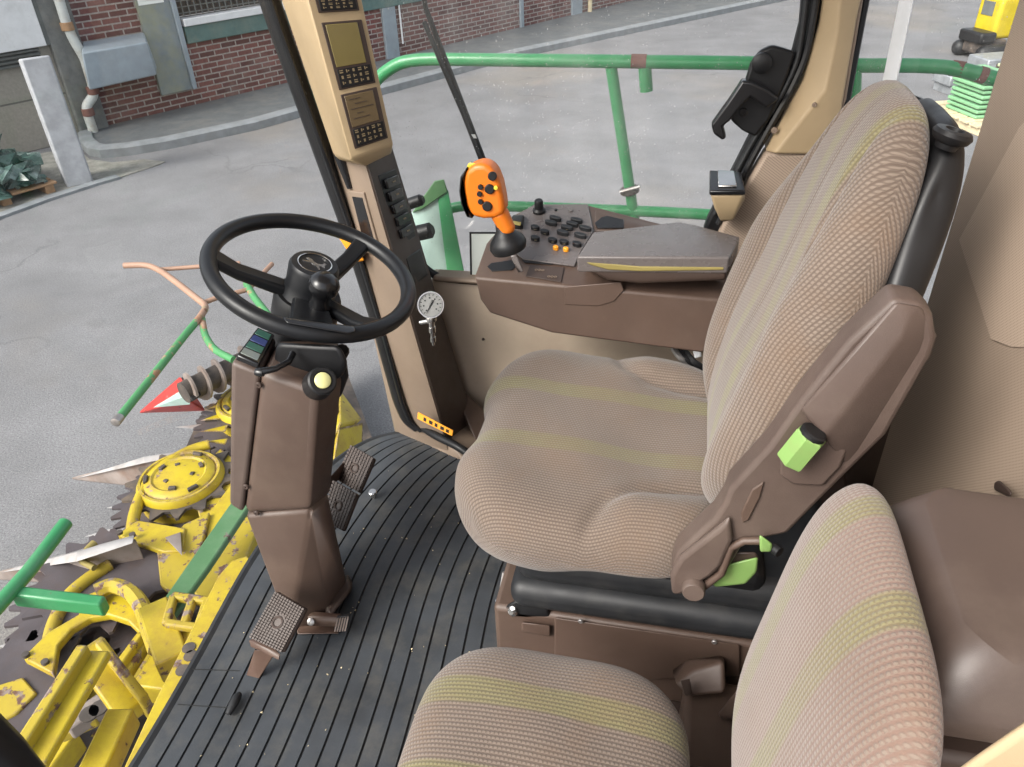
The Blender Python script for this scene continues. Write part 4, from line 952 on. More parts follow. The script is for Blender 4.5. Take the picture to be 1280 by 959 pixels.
# green bracket post with hinge arms
gb = thing('green_bracket', 'green steel bracket post outside the front corner of the side window', 'bracket', P(550, 340, y=1.98))
hull('bracket_side', [P(u, v, y=1.96) for u, v in ((513, 268), (545, 226), (552, 300), (562, 348), (534, 348), (520, 310))] + [P(u, v, y=1.985) for u, v in ((513, 268), (545, 226), (562, 348))], 'greyg', gb, 0.003)
hull('bracket_face', [P(u, v, y=1.955) for u, v in ((546, 240), (560, 237), (582, 348), (560, 348))] + [P(u, v, y=2.0) for u, v in ((546, 240), (560, 237), (582, 348), (560, 348))], 'green', gb, 0.003)
hull('bracket_top', [P(u, v, y=1.95) for u, v in ((515, 266), (543, 226), (555, 224), (560, 240), (528, 262))] + [P(u, v, y=1.99) for u, v in ((515, 266), (543, 226), (555, 224))], 'paleg', gb, 0.003)
for pts, r_ in ((((500, 259), (526, 250)), 0.016), (((512, 294), (538, 288)), 0.022)):
    a, b = [P(u, v, y=1.88) for u, v in pts]
    tube('hinge_arm', [a, b, b + (b - a) * 0.12], [r_, r_, r_ * 0.6], 'black', gb, 12)

# ---------------- steering column
scl = thing('steering_column', 'brown plastic steering column with black steering wheel standing on the rubber mat', 'steering column', P(400, 770, z=0) + V((0, 0.08, 0)))
yn = 0.955
def C_(u, v, y_=yn): return P(u, v, y=y_)
dp_ = V((0.0, 0.17, 0.0))
near = [(326, 462), (404, 486), (402, 560), (390, 628), (300, 642), (290, 642)]
bm = bmesh.new()
def addh(pts): 
    b2 = bmesh.new(); bm_hull(b2, pts); tmp = bpy.data.meshes.new('tmp'); b2.to_mesh(tmp); b2.free(); bm.from_mesh(tmp); bpy.data.meshes.remove(tmp)
up_pts = [C_(u, v) for u, v in ((327, 464), (398, 488), (388, 637), (306, 642))]
up_r = [C_(428, 470, 1.03), C_(412, 620, 1.03)]
addh(up_pts + up_r + [p + dp_ + V((-0.065, 0, 0)) for p in up_pts[2:]] + [p + V((-0.055, 0.12, 0)) for p in up_r] + [C_(347, 424, 1.08), C_(412, 462, 1.03), C_(400, 440, 1.10)])
finish('column_housing', bm, 'brown', scl, 0.014, 3)
fp = [C_(u, v) for u, v in ((289, 452), (325, 466), (303, 642), (287, 632))]
hull('front_cover', fp + [p + V((-0.015, 0.16, 0.0)) for p in fp[2:]] + [C_(345, 422, 1.08), C_(319, 411, 1.08)], 'brown_grey', scl, 0.008, 3)
bm = bmesh.new()
lo = [C_(u, v) for u, v in ((307, 645), (388, 639))] + [P(u, v, z=0.0) for u, v in ((362, 792), (412, 776))]
lo_b = [p + V((-0.05, 0.15, 0)) for p in lo]
addh(lo + lo_b + [C_(410, 622, 1.02), P(436, 742, z=0.0)])
finish('column_lower', bm, 'brown', scl, 0.008, 3)
hull('column_foot', [P(u, v, z=z_) for u, v in ((410, 776), (442, 735), (436, 716), (400, 740)) for z_ in (0.0, 0.05)], 'brown_dark', scl, 0.01)
for (u, v) in ((324, 481), (308, 608), (321, 641)): screw('column_screw', C_(u, v, yn - 0.001), (0, -1, 0.0), 0.006, scl, 'brown_dark')
# yellow sticker on the far side
hull('side_sticker', [C_(u, v, y_) for u, v in ((409, 505), (422, 480), (424, 515), (410, 548)) for y_ in (1.10, 1.12)], 'yellow', scl, 0)
# indicator panel on top
ip = Face(C_(292, 450, .957), C_(322, 463, .957), C_(343, 422, 1.078), C_(321, 412, 1.078))
pnl = hull('indicator_panel', ip.plate(0.04, 0.06, 0.98, 0.98, -0.004, 0.008), 'blackgloss', scl, 0.003)
for k in range(4): hull('indicator_light', ip.plate(0.12, 0.12 + k * 0.21, 0.85, 0.29 + k * 0.21, 0.008, 0.0092), ('greysheet', 'ledgreen', 'ledblue', 'ledgreen')[k], pnl, 0.0005)
# wheel
WC = P(391, 342, z=0.745); th = R(21); wn_ = V((math.sin(th), 0, math.cos(th))); wa = V((0, 1, 0)).cross(wn_).normalized(); wb_ = wn_.cross(wa)
RW = 0.178
wh = bpy.data.objects.new('steering_wheel', None); col.objects.link(wh); wh.parent = scl; wh.location = WC - scl.location
bm = bmesh.new(); bm_tube(bm, [WC + (wa * math.cos(k * math.pi / 40) + wb_ * math.sin(k * math.pi / 40)) * RW for k in range(80)], 0.0148, 14, closed=True, up=wn_)
finish('rim', bm, 'wheel', wh)
def wpix(u, v, h=0.0): return on_plane(u, v, WC + wn_ * h, wn_)
hubp = WC - wn_ * 0.05
def spoke(u, v, w0, w1):
    e = wpix(u, v); d = (e - WC).normalized(); s_ = wn_.cross(d)
    e = WC + d * (RW - 0.004); s0 = WC + d * 0.03 - wn_ * 0.045; mid = WC + d * RW * 0.72 - wn_ * 0.022
    bm = bmesh.new(); prev = None
    for c, w_, t_ in ((s0, w0, 0.012), (mid, (w0 + w1) / 2 * 0.9, 0.010), (e, w1, 0.010)):
        cur = [bm.verts.new(c + s_ * a * w_ + wn_ * b * t_) for a, b in ((-1, -1), (1, -1), (1, 1), (-1, 1))]
        if prev:
            for i in range(4): bm.faces.new((prev[i], prev[(i + 1) % 4], cur[(i + 1) % 4], cur[i]))
        else: bm.faces.new(list(reversed(cur)))
        prev = cur
    bm.faces.new(prev); bmesh.ops.recalc_face_normals(bm, faces=bm.faces[:])
    return finish('spoke', bm, 'wheel', wh, 0.006, 3)
spoke(272, 322, 0.016, 0.02); spoke(456, 302, 0.016, 0.018); spoke(392, 416, 0.03, 0.055); spoke(470, 408, 0.014, 0.022)
hull('rim_pad', [wpix(u, v, h) for u, v in ((352, 396), (443, 408), (446, 414), (436, 418), (358, 404)) for h in (-0.004, 0.018)], 'blackgloss', wh, 0.006, 3)
lathe('hub', [(0.052, -0.13), (0.052, -0.065), (0.048, -0.06), (0.045, -0.035), (0.045, -0.003), (0.041, 0.004), (0.032, 0.005), (0.031, 0.0035), (0, 0.0035)], WC + wn_ * 0.018, wn_, 'wheel', wh, 40)
bm = bmesh.new(); bm_tube(bm, [WC + wn_ * 0.0235 + (wa * math.cos(k * math.pi / 20) + wb_ * math.sin(k * math.pi / 20)) * 0.030 for k in range(40)], 0.0012, 6, closed=True, up=wn_)
finish('emblem_ring', bm, 'chrome', wh)
# leaping stag drawn on the hub cap
sil = [(-.9, .1), (-.55, .22), (-.3, .12), (.15, .15), (.4, .45), (.35, .8), (.5, .62), (.62, .85), (.62, .5), (.85, .32), (.6, .22), (.5, -.02), (.9, -.25), (.85, -.38), (.4, -.18), (.1, -.12), (-.2, -.15), (-.45, -.45), (-.85, -.6), (-.6, -.3), (-.62, -.02), (-.95, -.02)]
ex = V((1, -0.4, 0)); ex = (ex - wn_ * ex.dot(wn_)).normalized(); ey = wn_.cross(ex)
prism('hub_emblem', [WC + wn_ * 0.0216 + (ex * a + ey * b) * 0.022 for a, b in sil], wn_ * 0.001, 'chrome', wh, 0)
# height-adjust knob in front of the hub
kb = WC + wn_ * 0.012 + V((0.045, -0.035, 0.0)); kb = on_plane(405, 356, WC + wn_ * 0.02 + V((0.0, -0.05, 0)), V((0, -1, 0.2)).normalized())
kd = wn_
lathe('adjust_knob', [(0.0, 0.022), (0.014, 0.020), (0.024, 0.012), (0.028, 0.001), (0.026, -0.010), (0.018, -0.020), (0.016, -0.028), (0.019, -0.045), (0.021, -0.07), (0.021, -0.08), (0, -0.08)], kb, kd, 'blackgloss', wh, 28)
# neck and stalks under the wheel
nk = hubp - wn_ * 0.04
lathe('column_neck', [(0.058, 0.03), (0.062, 0.02), (0.062, -0.02), (0.058, -0.03), (0.060, -0.075), (0.075, -0.12), (0.08, -0.16)], WC - wn_ * 0.075, wn_, 'black', scl, 36)
hull('neck_collar', [P(u, v, y=y_) for u, v in ((346, 428), (425, 432), (436, 455), (342, 458), (352, 470), (425, 475)) for y_ in (1.0, 1.14)], 'black', scl, 0.012, 3)
tube('signal_stalk', [P(366, 442, y=0.99), P(361, 452, y=0.97), P(345, 461, y=0.945), P(325, 465, y=0.935)], [0.006, 0.0055, 0.005, 0.0065], 'blackgloss', scl, 10, rad=0)
lathe('stalk_tip', [(0.0, 0.008), (0.006, 0.006), (0.008, 0.0), (0.006, -0.008), (0, -0.009)], P(324, 465.5, y=0.935), V((-1, 0, 0)), 'blackgloss', scl, 14)
bc = P(403, 476, y=0.955); bn = (CAM - bc).normalized() * 0.6 + V((0.35, -0.1, 0.35)); bn.normalize()
lathe('button_bezel', [(0.026, -0.04), (0.024, 0.0), (0.021, 0.003), (0.016, 0.003), (0.0155, 0.0), (0, 0)], bc, bn, 'black', scl, 28)
lathe('round_button', [(0.0135, 0.0), (0.0135, 0.004), (0.011, 0.006), (0, 0.0065)], bc, bn, 'palegreen', scl, 24)
kc = P(428, 438, y=1.06); lathe('side_knob', [(0.013, -0.03), (0.013, 0.0), (0.010, 0.004), (0, 0.004)], kc, V((0.4, -0.3, 0.6)).normalized(), 'black', scl, 10)
hull('knob_base', [P(u, v, y=y_) for u, v in ((412, 455), (432, 442), (436, 470), (425, 500), (405, 500)) for y_ in (1.03, 1.12)], 'black', scl, 0.012, 3)

# ---------------- pedals
def pedal(label, name, q, th_, treadmat, nub, grp='foot pedals with ribbed rubber pads', lever=None):
    t = thing(name, label, 'pedal', (sum(q, V((0, 0, 0))) / 4).xy.to_3d(), grp)
    f = Face(*q)
    hull('pedal_plate', f.plate(0, 0, 1, 1, -th_, 0.0), 'brown_dark', t, 0.004)
    lst = []
    nx, ny = nub
    for i in range(nx):
        for j in range(ny):
            a, b = (i + 0.5) / nx, (j + 0.5) / ny
            if ((a - .5) / .2) ** 2 + ((b - .5) / .17) ** 2 < 1: continue
            da, db = 0.36 / nx, 0.36 / ny
            lst.append(f.plate(a - da, b - db, a + da, b + db, 0.0, 0.004))
    pad = hulls('pedal_pad', lst, treadmat, t)
    bm = bmesh.new(); bm_tube(bm, [f.pt(.5 + .13 * math.cos(k * .2618), .5 + .11 * math.sin(k * .2618), 0.002) for k in range(24)], 0.0025, 6, closed=True, up=f.n); finish('pad_ring', bm, treadmat, t)
    if lever: lever(t, f)
    return t
def lev1(t, f):
    a = f.pt(0.3, 0.92, -0.02); hull('pedal_lever', [P(u, v, z=z_) for (u, v), z_ in (((318, 812), 0.075), ((345, 815), 0.075), ((330, 822), 0.05), ((322, 822), 0.05), ((307, 846), -0.005), ((323, 850), -0.005), ((331, 836), 0.005), ((311, 836), 0.02))], 'brown_metal', t, 0.004)
    hull('lever_bracket', [P(u, v, z=z_) for (u, v), z_ in (((310, 800), 0.085), ((351, 818), 0.085), ((350, 826), 0.07), ((312, 808), 0.07), ((330, 790), 0.085))], 'brown_metal', t, 0.003)
pedal('large ribbed brown pedal on a bent lever left of the steering column foot', 'foot_pedal', [P(345, 739, z=0.165), P(382, 761, z=0.165), P(353, 816, z=0.10), P(312, 797, z=0.10)], 0.012, 'brown_dark', (12, 18), lever=lev1)
def lev2(t, f): hull('pedal_lever', [f.pt(0.0, 0.4, -0.005), f.pt(0.0, 0.7, -0.005), f.pt(0.0, 0.4, -0.02), f.pt(0.0, 0.7, -0.02)] + [P(u, v, y=1.2) for u, v in ((398, 612), (400, 630))], 'brown_metal', t, 0.003)
pedal('farther of the two ribbed brake pedals right of the steering column', 'brake_pedal', [P(439, 556, z=0.17), P(468, 573, z=0.17), P(449, 616, z=0.115), P(419, 599, z=0.115)], 0.012, 'brown_dark', (9, 11), lever=lev2)
pedal('nearer of the two ribbed brake pedals right of the steering column', 'brake_pedal', [P(417, 600, z=0.17), P(447, 618, z=0.17), P(429, 664, z=0.115), P(401, 650, z=0.115)], 0.012, 'brown_dark', (9, 11), lever=lev2)
fp_ = thing('toe_lever', 'small brown lever with a grey ridged toe pad at the foot of the steering column', 'pedal', P(415, 790, z=0))
lva = [P(u, v, z=z_) for (u, v), z_ in (((384, 771), 0.05), ((390, 769), 0.052), ((424, 772), 0.05), ((424, 784), 0.03), ((408, 783), 0.025), ((386, 782), 0.03))]
hull('lever_arm', lva + [p + V((0, 0.012, -0.002)) for p in lva], 'brown_metal', fp_, 0.002)
lathe('lever_pivot', [(0.008, -0.006), (0.008, 0.004), (0.004, 0.006), (0, 0.006)], P(389, 777, z=0.042), (0.1, -0.8, 0.5), 'steel', fp_, 14)
ft = Face(P(421, 772, z=0.052), P(437, 770, z=0.052), P(433, 788, z=0.02), P(417, 789, z=0.02))
hull('toe_pad', ft.plate(0, 0, 1, 1, -0.01, 0), 'rubber', fp_, 0.003)
hulls('toe_ribs', [ft.plate(0.04 + k * 0.2, 0.03, 0.15 + k * 0.2, 0.97, 0, 0.004) for k in range(5)], 'spear', fp_)
hull('lever_base', [P(u, v, z=z_) for u, v in ((370, 782), (420, 782), (424, 792), (372, 793)) for z_ in (0.0, 0.012)], 'brown_metal', fp_, 0.002)
bp = P(467, 622, z=0.0)
o = lathe('floor_plug', [(0.006, 0.0), (0.006, 0.012), (0.011, 0.013), (0.011, 0.022), (0.009, 0.024), (0, 0.024)], bp, (0.05, -0.1, 1), 'chrome', None, 18); tag(o, 'small shiny metal plug sticking out of the rubber mat', 'plug')
o = tube('mat_clip', [P(285, 893, z=0.010), P(291, 882, z=0.014), P(296, 872, z=0.014), P(299, 868, z=0.010)], [0.006, 0.009, 0.009, 0.006], 'rubber', None, 12); tag(o, 'grey rubber toggle clip lying on the front of the mat', 'clip')
o = thing('hold_down_rod', 'short bright metal rod standing at the front edge of the seat pedestal', 'rod', P(627, 745, z=0.0))
tube('rod_shaft', [P(625, 752, z=0.08), P(631, 716, z=0.14)], 0.0055, 'tine', o, 10)
lathe('rod_ball', [(0, 0.009), (0.008, 0.005), (0.009, 0), (0.008, -0.006), (0, -0.009)], P(624, 753, z=0.08), (0, 0, 1), 'chrome', o, 14)

# unseen cab roof, put in and sized to shade the interior
rf = thing('cab_roof', 'unseen cream cab roof slab added to shade the seats', 'roof', (-0.3, 0.95, 1.78))
hull('shade_roof', boxpts((-1.02, 0.40, 1.95), (0.55, 1.90, 2.05)), 'cream', rf, 0.03)

# ================================================================== SEATS
def soft(name, O, ex, ey, ez, la, lb, top, bot, mat, parent, ka=0.55, kb=0.55, nu=64, nv=64, wfun=None, hfun=None, nt=7, nb=6, dxf=None, bfun=None):
    """closed cushion: a runs along ex, b along ey, ez is the padded side"""
    ez = V(ez).normalized(); ex = V(ex).normalized(); ey = V(ey).normalized(); O = V(O)
    bm = bmesh.new(); ul = bm.loops.layers.uv.new('uv')
    def sp(k, n): t = -1 + 2 * k / n; return math.sin(t * math.pi / 2) * 0.75 + t * 0.25
    A = [sp(k, nu) for k in range(nu + 1)]; B = [sp(k, nv) for k in range(nv + 1)]
    def plan(a, b):
        pa = a * math.sqrt(max(0, 1 - ka * b ** 4)) * la; w = wfun(a) if wfun else 1.0
        pb = b * math.sqrt(max(0, 1 - kb * a ** 4)) * lb * w
        if dxf: pa += dxf(a, b)
        return pa, pb
    tv, bv = {}, {}
    for i, a in enumerate(A):
        for j, b in enumerate(B):
            prof_ = lambda n_: max(0.0, (1 - abs(a) ** n_) * (1 - abs(b) ** n_))
            pa, pb = plan(a, b)
            h = top * prof_(nt) ** 0.5
            if hfun: h += hfun(a, b) * prof_(6)
            q = O + ex * pa + ey * pb
            tv[i, j] = bm.verts.new(q + ez * h)
            edge = i in (0, nu) or j in (0, nv)
            bv[i, j] = tv[i, j] if edge else bm.verts.new(q - ez * (bfun(a, b) if bfun else 1) * bot * prof_(nb) ** 0.5)
    # arc-length UV across the ribs
    def arc(d, drop): return (d - drop * d.dot(drop)).length
    us, vs_ = {}, {}
    for i in range(nu + 1):
        c = nv // 2; us[i, c] = 0.0
        for j in range(c + 1, nv + 1): us[i, j] = us[i, j - 1] + arc(tv[i, j].co - tv[i, j - 1].co, ex)
        for j in range(c - 1, -1, -1): us[i, j] = us[i, j + 1] - arc(tv[i, j].co - tv[i, j + 1].co, ex)
    for j in range(nv + 1):
        c = nu // 2; vs_[c, j] = 0.0
        for i in range(c + 1, nu + 1): vs_[i, j] = vs_[i - 1, j] + arc(tv[i, j].co - tv[i - 1, j].co, ey)
        for i in range(c - 1, -1, -1): vs_[i, j] = vs_[i + 1, j] - arc(tv[i, j].co - tv[i + 1, j].co, ey)
    for i in range(nu):
        for j in range(nv):
            idx = ((i, j), (i + 1, j), (i + 1, j + 1), (i, j + 1))
            f = bm.faces.new([tv[k] for k in idx])
            for lp, k in zip(f.loops, idx): lp[ul].uv = (us[k], vs_[k])
            vv = [bv[k] for k in reversed(idx)]
            f = bm.faces.new(vv)
            for lp, k in zip(f.loops, reversed(idx)): lp[ul].uv = (us[k], vs_[k])
    bmesh.ops.recalc_face_normals(bm, faces=bm.faces[:])
    return finish(name, bm, mat, parent, angle=80)

def sst(x, a, b):
    t = max(0.0, min(1.0, (x - a) / (b - a))); return t * t * (3 - 2 * t)
def seg_d(p, pts):
    best = 9
    for a, b in zip(pts, pts[1:]):
        ax_, ay = a; bx, by = b; dx, dy = bx - ax_, by - ay; L2 = dx * dx + dy * dy
        t = max(0, min(1, ((p[0] - ax_) * dx + (p[1] - ay) * dy) / L2)); d = math.hypot(p[0] - ax_ - dx * t, p[1] - ay - dy * t)
        best = min(best, d)
    return best

C_HI = (0.228, 0.182, 0.147); C_LO = (0.105, 0.077, 0.061); C_BAND = (0.215, 0.197, 0.088)
MT['cloth_seat'] = fabric('cushion_cloth', [(0.10, 0.022), (-0.075, 0.022)], C_HI, C_LO, C_BAND)
MT['cloth_back'] = fabric('backrest_cloth', [(0.025, 0.017), (-0.083, 0.017)], C_HI, C_LO, C_BAND, pitch=0.0068)
MT['cloth_small'] = fabric('small_seat_cloth', [(0.062, 0.021), (-0.062, 0.021)], C_HI, C_LO, C_BAND, worn=0.35)
MT['cloth_small_back'] = fabric('small_back_cloth', [(0.088, 0.018), (-0.042, 0.02)], C_HI, (0.19, 0.122, 0.098), C_BAND, worn=0.3)

# ---------------- driver's seat
ds = thing('driver_seat', 'beige striped suspension driver seat with its brown armrest folded up beside the steering column', 'seat', (0.0, 1.175, 0.19))
seam = [(1.1, 0.52), (0.55, 0.53), (0.28, 0.58), (0.10, 0.70), (0.0, 0.9), (-0.03, 1.1)]
def h_c(a, b):
    d = seg_d((a, abs(b)), seam); h = -0.013 * math.exp(-(d / 0.045) ** 2)
    ins = sst(abs(b), 0.5, 0.75) * sst(a, 0.0, 0.3)
    h += 0.024 * ins
    h += 0.012 * sst(-a, 0.2, 0.8) * sst(abs(b), 0.3, 0.7) - 0.012 * math.exp(-((a - 0.3) ** 2 + b * b) / 0.25)
    h += 0.003 * math.sin(7 * a + 3 * b) * math.sin(5 * b)
    return h
def dx_c(a, b): return 0.020 * sst(-a, 0.3, 1.0) * (1 - sst(abs(b + 0.02), 0.15, 0.5))
soft('seat_cushion', (-0.106, 1.186, 0.374), (1, 0, -0.05), (0, 1, 0), (0.05, 0, 1), 0.268, 0.298, 0.080, 0.085, 'cloth_seat', ds, 0.42, 0.34, 72, 72, hfun=h_c, dxf=dx_c, nt=8, bfun=lambda a, b: 1 - 0.65 * sst(a, -0.35, 0.2))
up_b = V((0.245, 0, 0.97)).normalized(); nf_b = V((-up_b.z, 0, up_b.x))
def w_b(a): return 1.0 - 0.40 * sst(a, -0.15, 1.15) - 0.05 * sst(-a, 0.3, 1.0)
seam_b = [(-1.1, 0.50), (-0.5, 0.52), (0.1, 0.55), (0.5, 0.58), (1.1, 0.58)]
def h_b(a, b):
    d = seg_d((a, abs(b)), seam_b)
    h = -0.014 * math.exp(-(d / 0.035) ** 2)
    h += 0.042 * sst(abs(b), 0.45, 0.85) * (1 - sst(a, 0.05, 0.75)) - 0.004 * (1 - b * b)
    h += 0.012 * math.exp(-((a + 0.35) / 0.35) ** 2) * (1 - abs(b))
    h -= 0.004 * math.exp(-((b + 0.11) / 0.03) ** 2) * sst(a, -0.6, 0.3)
    return h
bo = V((0.203, 1.165, 0.745))
soft('backrest', bo, up_b, (0, 1, 0), nf_b, 0.345, 0.268, 0.062, 0.045, 'cloth_back', ds, 0.30, 0.30, 72, 64, wfun=w_b, hfun=h_b, nt=5)
soft('back_shell', bo - nf_b * 0.052 + up_b * 0.0, up_b, (0, 1, 0), nf_b, 0.335, 0.266, 0.030, 0.045, 'black', ds, 0.40, 0.30, 40, 40, wfun=w_b, nt=5)
for (u, v, yy) in ((1191, 168, 1.055), (1139, 126, 1.28)):
    c = P(u, v, y=yy)
    lathe('headrest_socket', [(0.013, -0.018), (0.015, -0.011), (0.022, -0.007), (0.025, 0.0), (0.022, 0.005), (0.012, 0.006), (0.009, 0.001), (0, 0.001)], c, up_b, 'black', ds, 28)
# armrest folded up along the near side
ar = bpy.data.objects.new('armrest', None); col.objects.link(ar); ar.parent = ds; ar.location = V((0.15, 0.86, 0.65)) - ds.location
YA = 0.825
def A_(u, v, o_=0.0): return P(u, v, y=YA - o_)
outl = [(1117, 374), (1152, 380), (1167, 396), (1171, 424), (1164, 446), (1108, 545), (1062, 590), (1020, 632), (985, 668), (950, 676), (932, 678), (906, 720), (876, 738), (848, 738), (839, 712), (846, 693), (872, 668), (892, 650), (905, 630), (912, 612), (960, 560), (1002, 500), (1060, 428)]
prism('armrest_body', [A_(*q) for q in outl], (0, 0.045, 0), 'brown_grey', ar, 0.007, 3)
hull('armrest_pad', [P(1127, 424, y=YA - 0.020), P(1030, 546, y=YA - 0.018), P(1119, 377, y=YA - 0.010), P(1152, 383, y=YA - 0.004), P(1000, 512, y=YA - 0.004), P(1172, 420, y=YA + 0.012), P(1163, 446, y=YA + 0.012), P(1062, 588, y=YA + 0.004), P(1140, 395, y=YA - 0.012)] + [P(u, v, y=YA + 0.05) for u, v in ((1120, 384), (1160, 400), (1155, 446), (1058, 585), (1005, 516))], 'brown_grey', ar, 0.005, 3)
prism('knob_recess', [A_(*q) for q in ((975, 560), (1000, 538), (1036, 545), (1058, 560), (1050, 580), (1028, 604), (990, 602), (974, 590))], (0, -0.007, 0), 'brown_grey', ar, 0.006, 3)
prism('armrest_slot', [A_(*q) for q in ((926, 640), (940, 610), (955, 600), (950, 620), (936, 648), (928, 652))], (0, -0.004, 0), 'brown', ar, 0.003)
prism('hinge_cover', [A_(*q) for q in ((838, 712), (850, 690), (895, 655), (912, 640), (916, 668), (902, 700), (890, 712), (852, 736), (840, 736))], (0, -0.014, 0), 'brown_grey', ar, 0.010, 3)
bm = bmesh.new(); bm_tube(bm, [A_(u, v, 0.006) for u, v in ((868, 742), (902, 716), (914, 684), (930, 676), (950, 676))], 0.006, 10); finish('hinge_lip', bm, 'brown', ar)
lathe('hinge_bolt', [(0.017, 0), (0.017, 0.014), (0.015, 0.017), (0, 0.017)], A_(867, 732, 0.012), (0, -1, 0.1), 'brown_grey', ar, 24)
ka, kb_ = A_(990, 574, 0.022), A_(1014, 545, 0.022)
kdir = (kb_ - ka).normalized()
kn = lathe('adjust_knob', [(0.0185, -0.003), (0.020, 0.0), (0.020, (kb_ - ka).length), (0.0185, (kb_ - ka).length + 0.002), (0, (kb_ - ka).length + 0.002)], ka, kdir, 'lime', ar, 6, angle=30)
lathe('knob_end', [(0.0165, 0), (0.0165, 0.006), (0.014, 0.008), (0, 0.008)], kb_ + kdir * 0.001, kdir, 'black', kn, 24)
hull('release_lever', [P(u, v, y=y_) for u, v in ((889, 726), (898, 708), (922, 708), (948, 696), (946, 715), (932, 730), (893, 734)) for y_ in (0.835, 0.85)], 'lime', ds, 0.004)
hull('lever_arm', [P(u, v, y=y_) for u, v in ((915, 690), (945, 690), (950, 700), (930, 708), (912, 706)) for y_ in (0.84, 0.86)], 'brown_dark', ds, 0.004)
l2 = hull('tilt_lever', [P(u, v, y=y_) for u, v in ((949, 668), (966, 680), (964, 690), (950, 690)) for y_ in (0.80, 0.815)], 'lime', ds, 0.003)
lathe('lever_tip', [(0.008, 0), (0.008, 0.012), (0, 0.013)], P(966, 684, y=0.81), (0.6, -0.6, 0), 'black', l2, 14)
# pan and bellows below the cushion
hull('seat_pan', boxpts((-0.06, 0.935, 0.295), (0.20, 1.40, 0.355)), 'black', ds, 0.02, 3)
hull('pan_front', [V((-0.22, y_, z_)) for y_ in (0.99, 1.35) for z_ in (0.31, 0.34)] + [V((0.1, y_, z_)) for y_ in (0.96, 1.38) for z_ in (0.30, 0.35)], 'black', ds, 0.01)
hull('adjust_handle', [P(u, v, y=y_) for u, v in ((733, 708), (760, 694), (800, 690), (838, 694), (838, 712), (780, 715), (738, 715)) for y_ in (0.905, 0.93)], 'blackgloss', ds, 0.006)
bl = bpy.data.objects.new('suspension_bellows', None); col.objects.link(bl); bl.parent = ds; bl.location = V((0, 0, 0.05))
def ring(z0, z1, x0, y0, x1, y1, r=0.028): hull('bellows_fold', boxpts((x0, y0, z0), (x1, y1, z1)), 'rubber', bl, r, 5)
ring(0.262, 0.335, -0.232, 0.93, 0.32, 1.42, 0.03); ring(0.205, 0.268, -0.242, 0.915, 0.32, 1.435, 0.026); ring(0.19, 0.215, -0.2, 0.95, 0.3, 1.4, 0.008)
# pedestal
pd = thing('seat_pedestal', 'brown steel pedestal box under the driver seat with a screwed side cover', 'pedestal', (0, 1.17, -0.01))
YP = 0.905
box('pedestal_box', (-0.275, YP + 0.02, -0.01), (0.42, 1.46, 0.195), 'brown', pd, 0.01, 3)
def B_(u, v, o_=0.0): return P(u, v, y=YP + 0.02 - o_)
hull('side_cover', [B_(u, v, o_) for u, v in ((693, 772), (925, 806), (925, 845), (800, 850), (693, 830)) for o_ in (0.0, 0.008)], 'brown', pd, 0.003)
hull('cover_tab', [B_(u, v, o_) for u, v in ((652, 778), (688, 782), (688, 796), (652, 790)) for o_ in (0.0, 0.012)], 'brown', pd, 0.003)
for (u, v) in ((726, 776), (893, 802)): screw('cover_screw', B_(u, v, 0.008), (0, -1, 0), 0.005, pd, 'steel')
hull('latch_block', [P(u, v, y=y_) for u, v in ((632, 757), (645, 750), (686, 760), (688, 772), (660, 774), (634, 772)) for y_ in (0.925, 0.97)], 'black', pd, 0.006)
lathe('latch_bolt', [(0.011, -0.01), (0.011, 0.004), (0.006, 0.008), (0, 0.008)], P(641, 763, y=0.925), (-0.4, -0.8, 0.3), 'chrome', pd, 16)
hull('duct_bump', [P(u, v, y=y_) for (u, v), y_ in (((838, 838), .92), ((858, 824), .92), ((905, 818), .92), ((908, 868), .84), ((862, 872), .84), ((844, 856), .86), ((905, 826), .88), ((866, 838), .87))], 'brown', pd, 0.014, 4)
hull('duct_grille', [P(u, v, y=y_) for u, v in ((850, 850), (862, 848), (866, 868), (856, 870)) for y_ in (0.835, 0.842)], 'brown_grey', pd, 0.002)

# ---------------- passenger seat
is_ = thing('folding_seat', 'small beige passenger seat with olive stripes in the foreground', 'seat', (0.0, 0.545, 0.30))
def h_s(a, b): return 0.008 * math.exp(-((a + .2) ** 2 + b * b) / 0.5) + 0.0025 * math.sin(6 * a + 2) * math.sin(5 * b + 1)
soft('seat_cushion', (-0.108, 0.535, 0.365), (1, 0, -0.02), (0, 1, 0), (0.02, 0, 1), 0.188, 0.170, 0.062, 0.06, 'cloth_small', is_, 0.42, 0.34, 56, 56, hfun=h_s, nt=5)
up_s = V((0.13, 0, 0.99)).normalized(); nf_s = V((-up_s.z, 0, up_s.x))
soft('backrest', (0.188, 0.520, 0.595), up_s, (0, 1, 0), nf_s, 0.235, 0.186, 0.05, 0.03, 'cloth_small_back', is_, 0.30, 0.28, 56, 56, nt=4)
hull('seat_board', boxpts((-0.25, 0.40, 0.285), (0.07, 0.67, 0.325)), 'brown_dark', is_, 0.01)
bb = [V((x_, y_, z_)) for x_, y_, z_ in ((0.232, 0.46, 0.69), (0.225, 0.685, 0.60), (0.468, 0.46, 0.69), (0.468, 0.685, 0.60), (0.234, 0.445, 0.745), (0.240, 0.68, 0.775), (0.275, 0.47, 0.80), (0.275, 0.675, 0.805), (0.468, 0.48, 0.80), (0.468, 0.675, 0.795), (0.468, 0.44, 0.73))]
bxo = hull('back_box', bb, 'boxp', None, 0.04, 6)
tag(bxo, 'rounded brown plastic storage box behind the passenger seat backrest', 'storage box')
pl2 = thing('passenger_plinth', 'brown plastic plinth under the passenger seat', 'plinth', (0.1, 0.5, -0.01))
box('plinth_box', (-0.16, 0.33, -0.01), (0.30, 0.64, 0.284), 'brown', pl2, 0.02, 3)
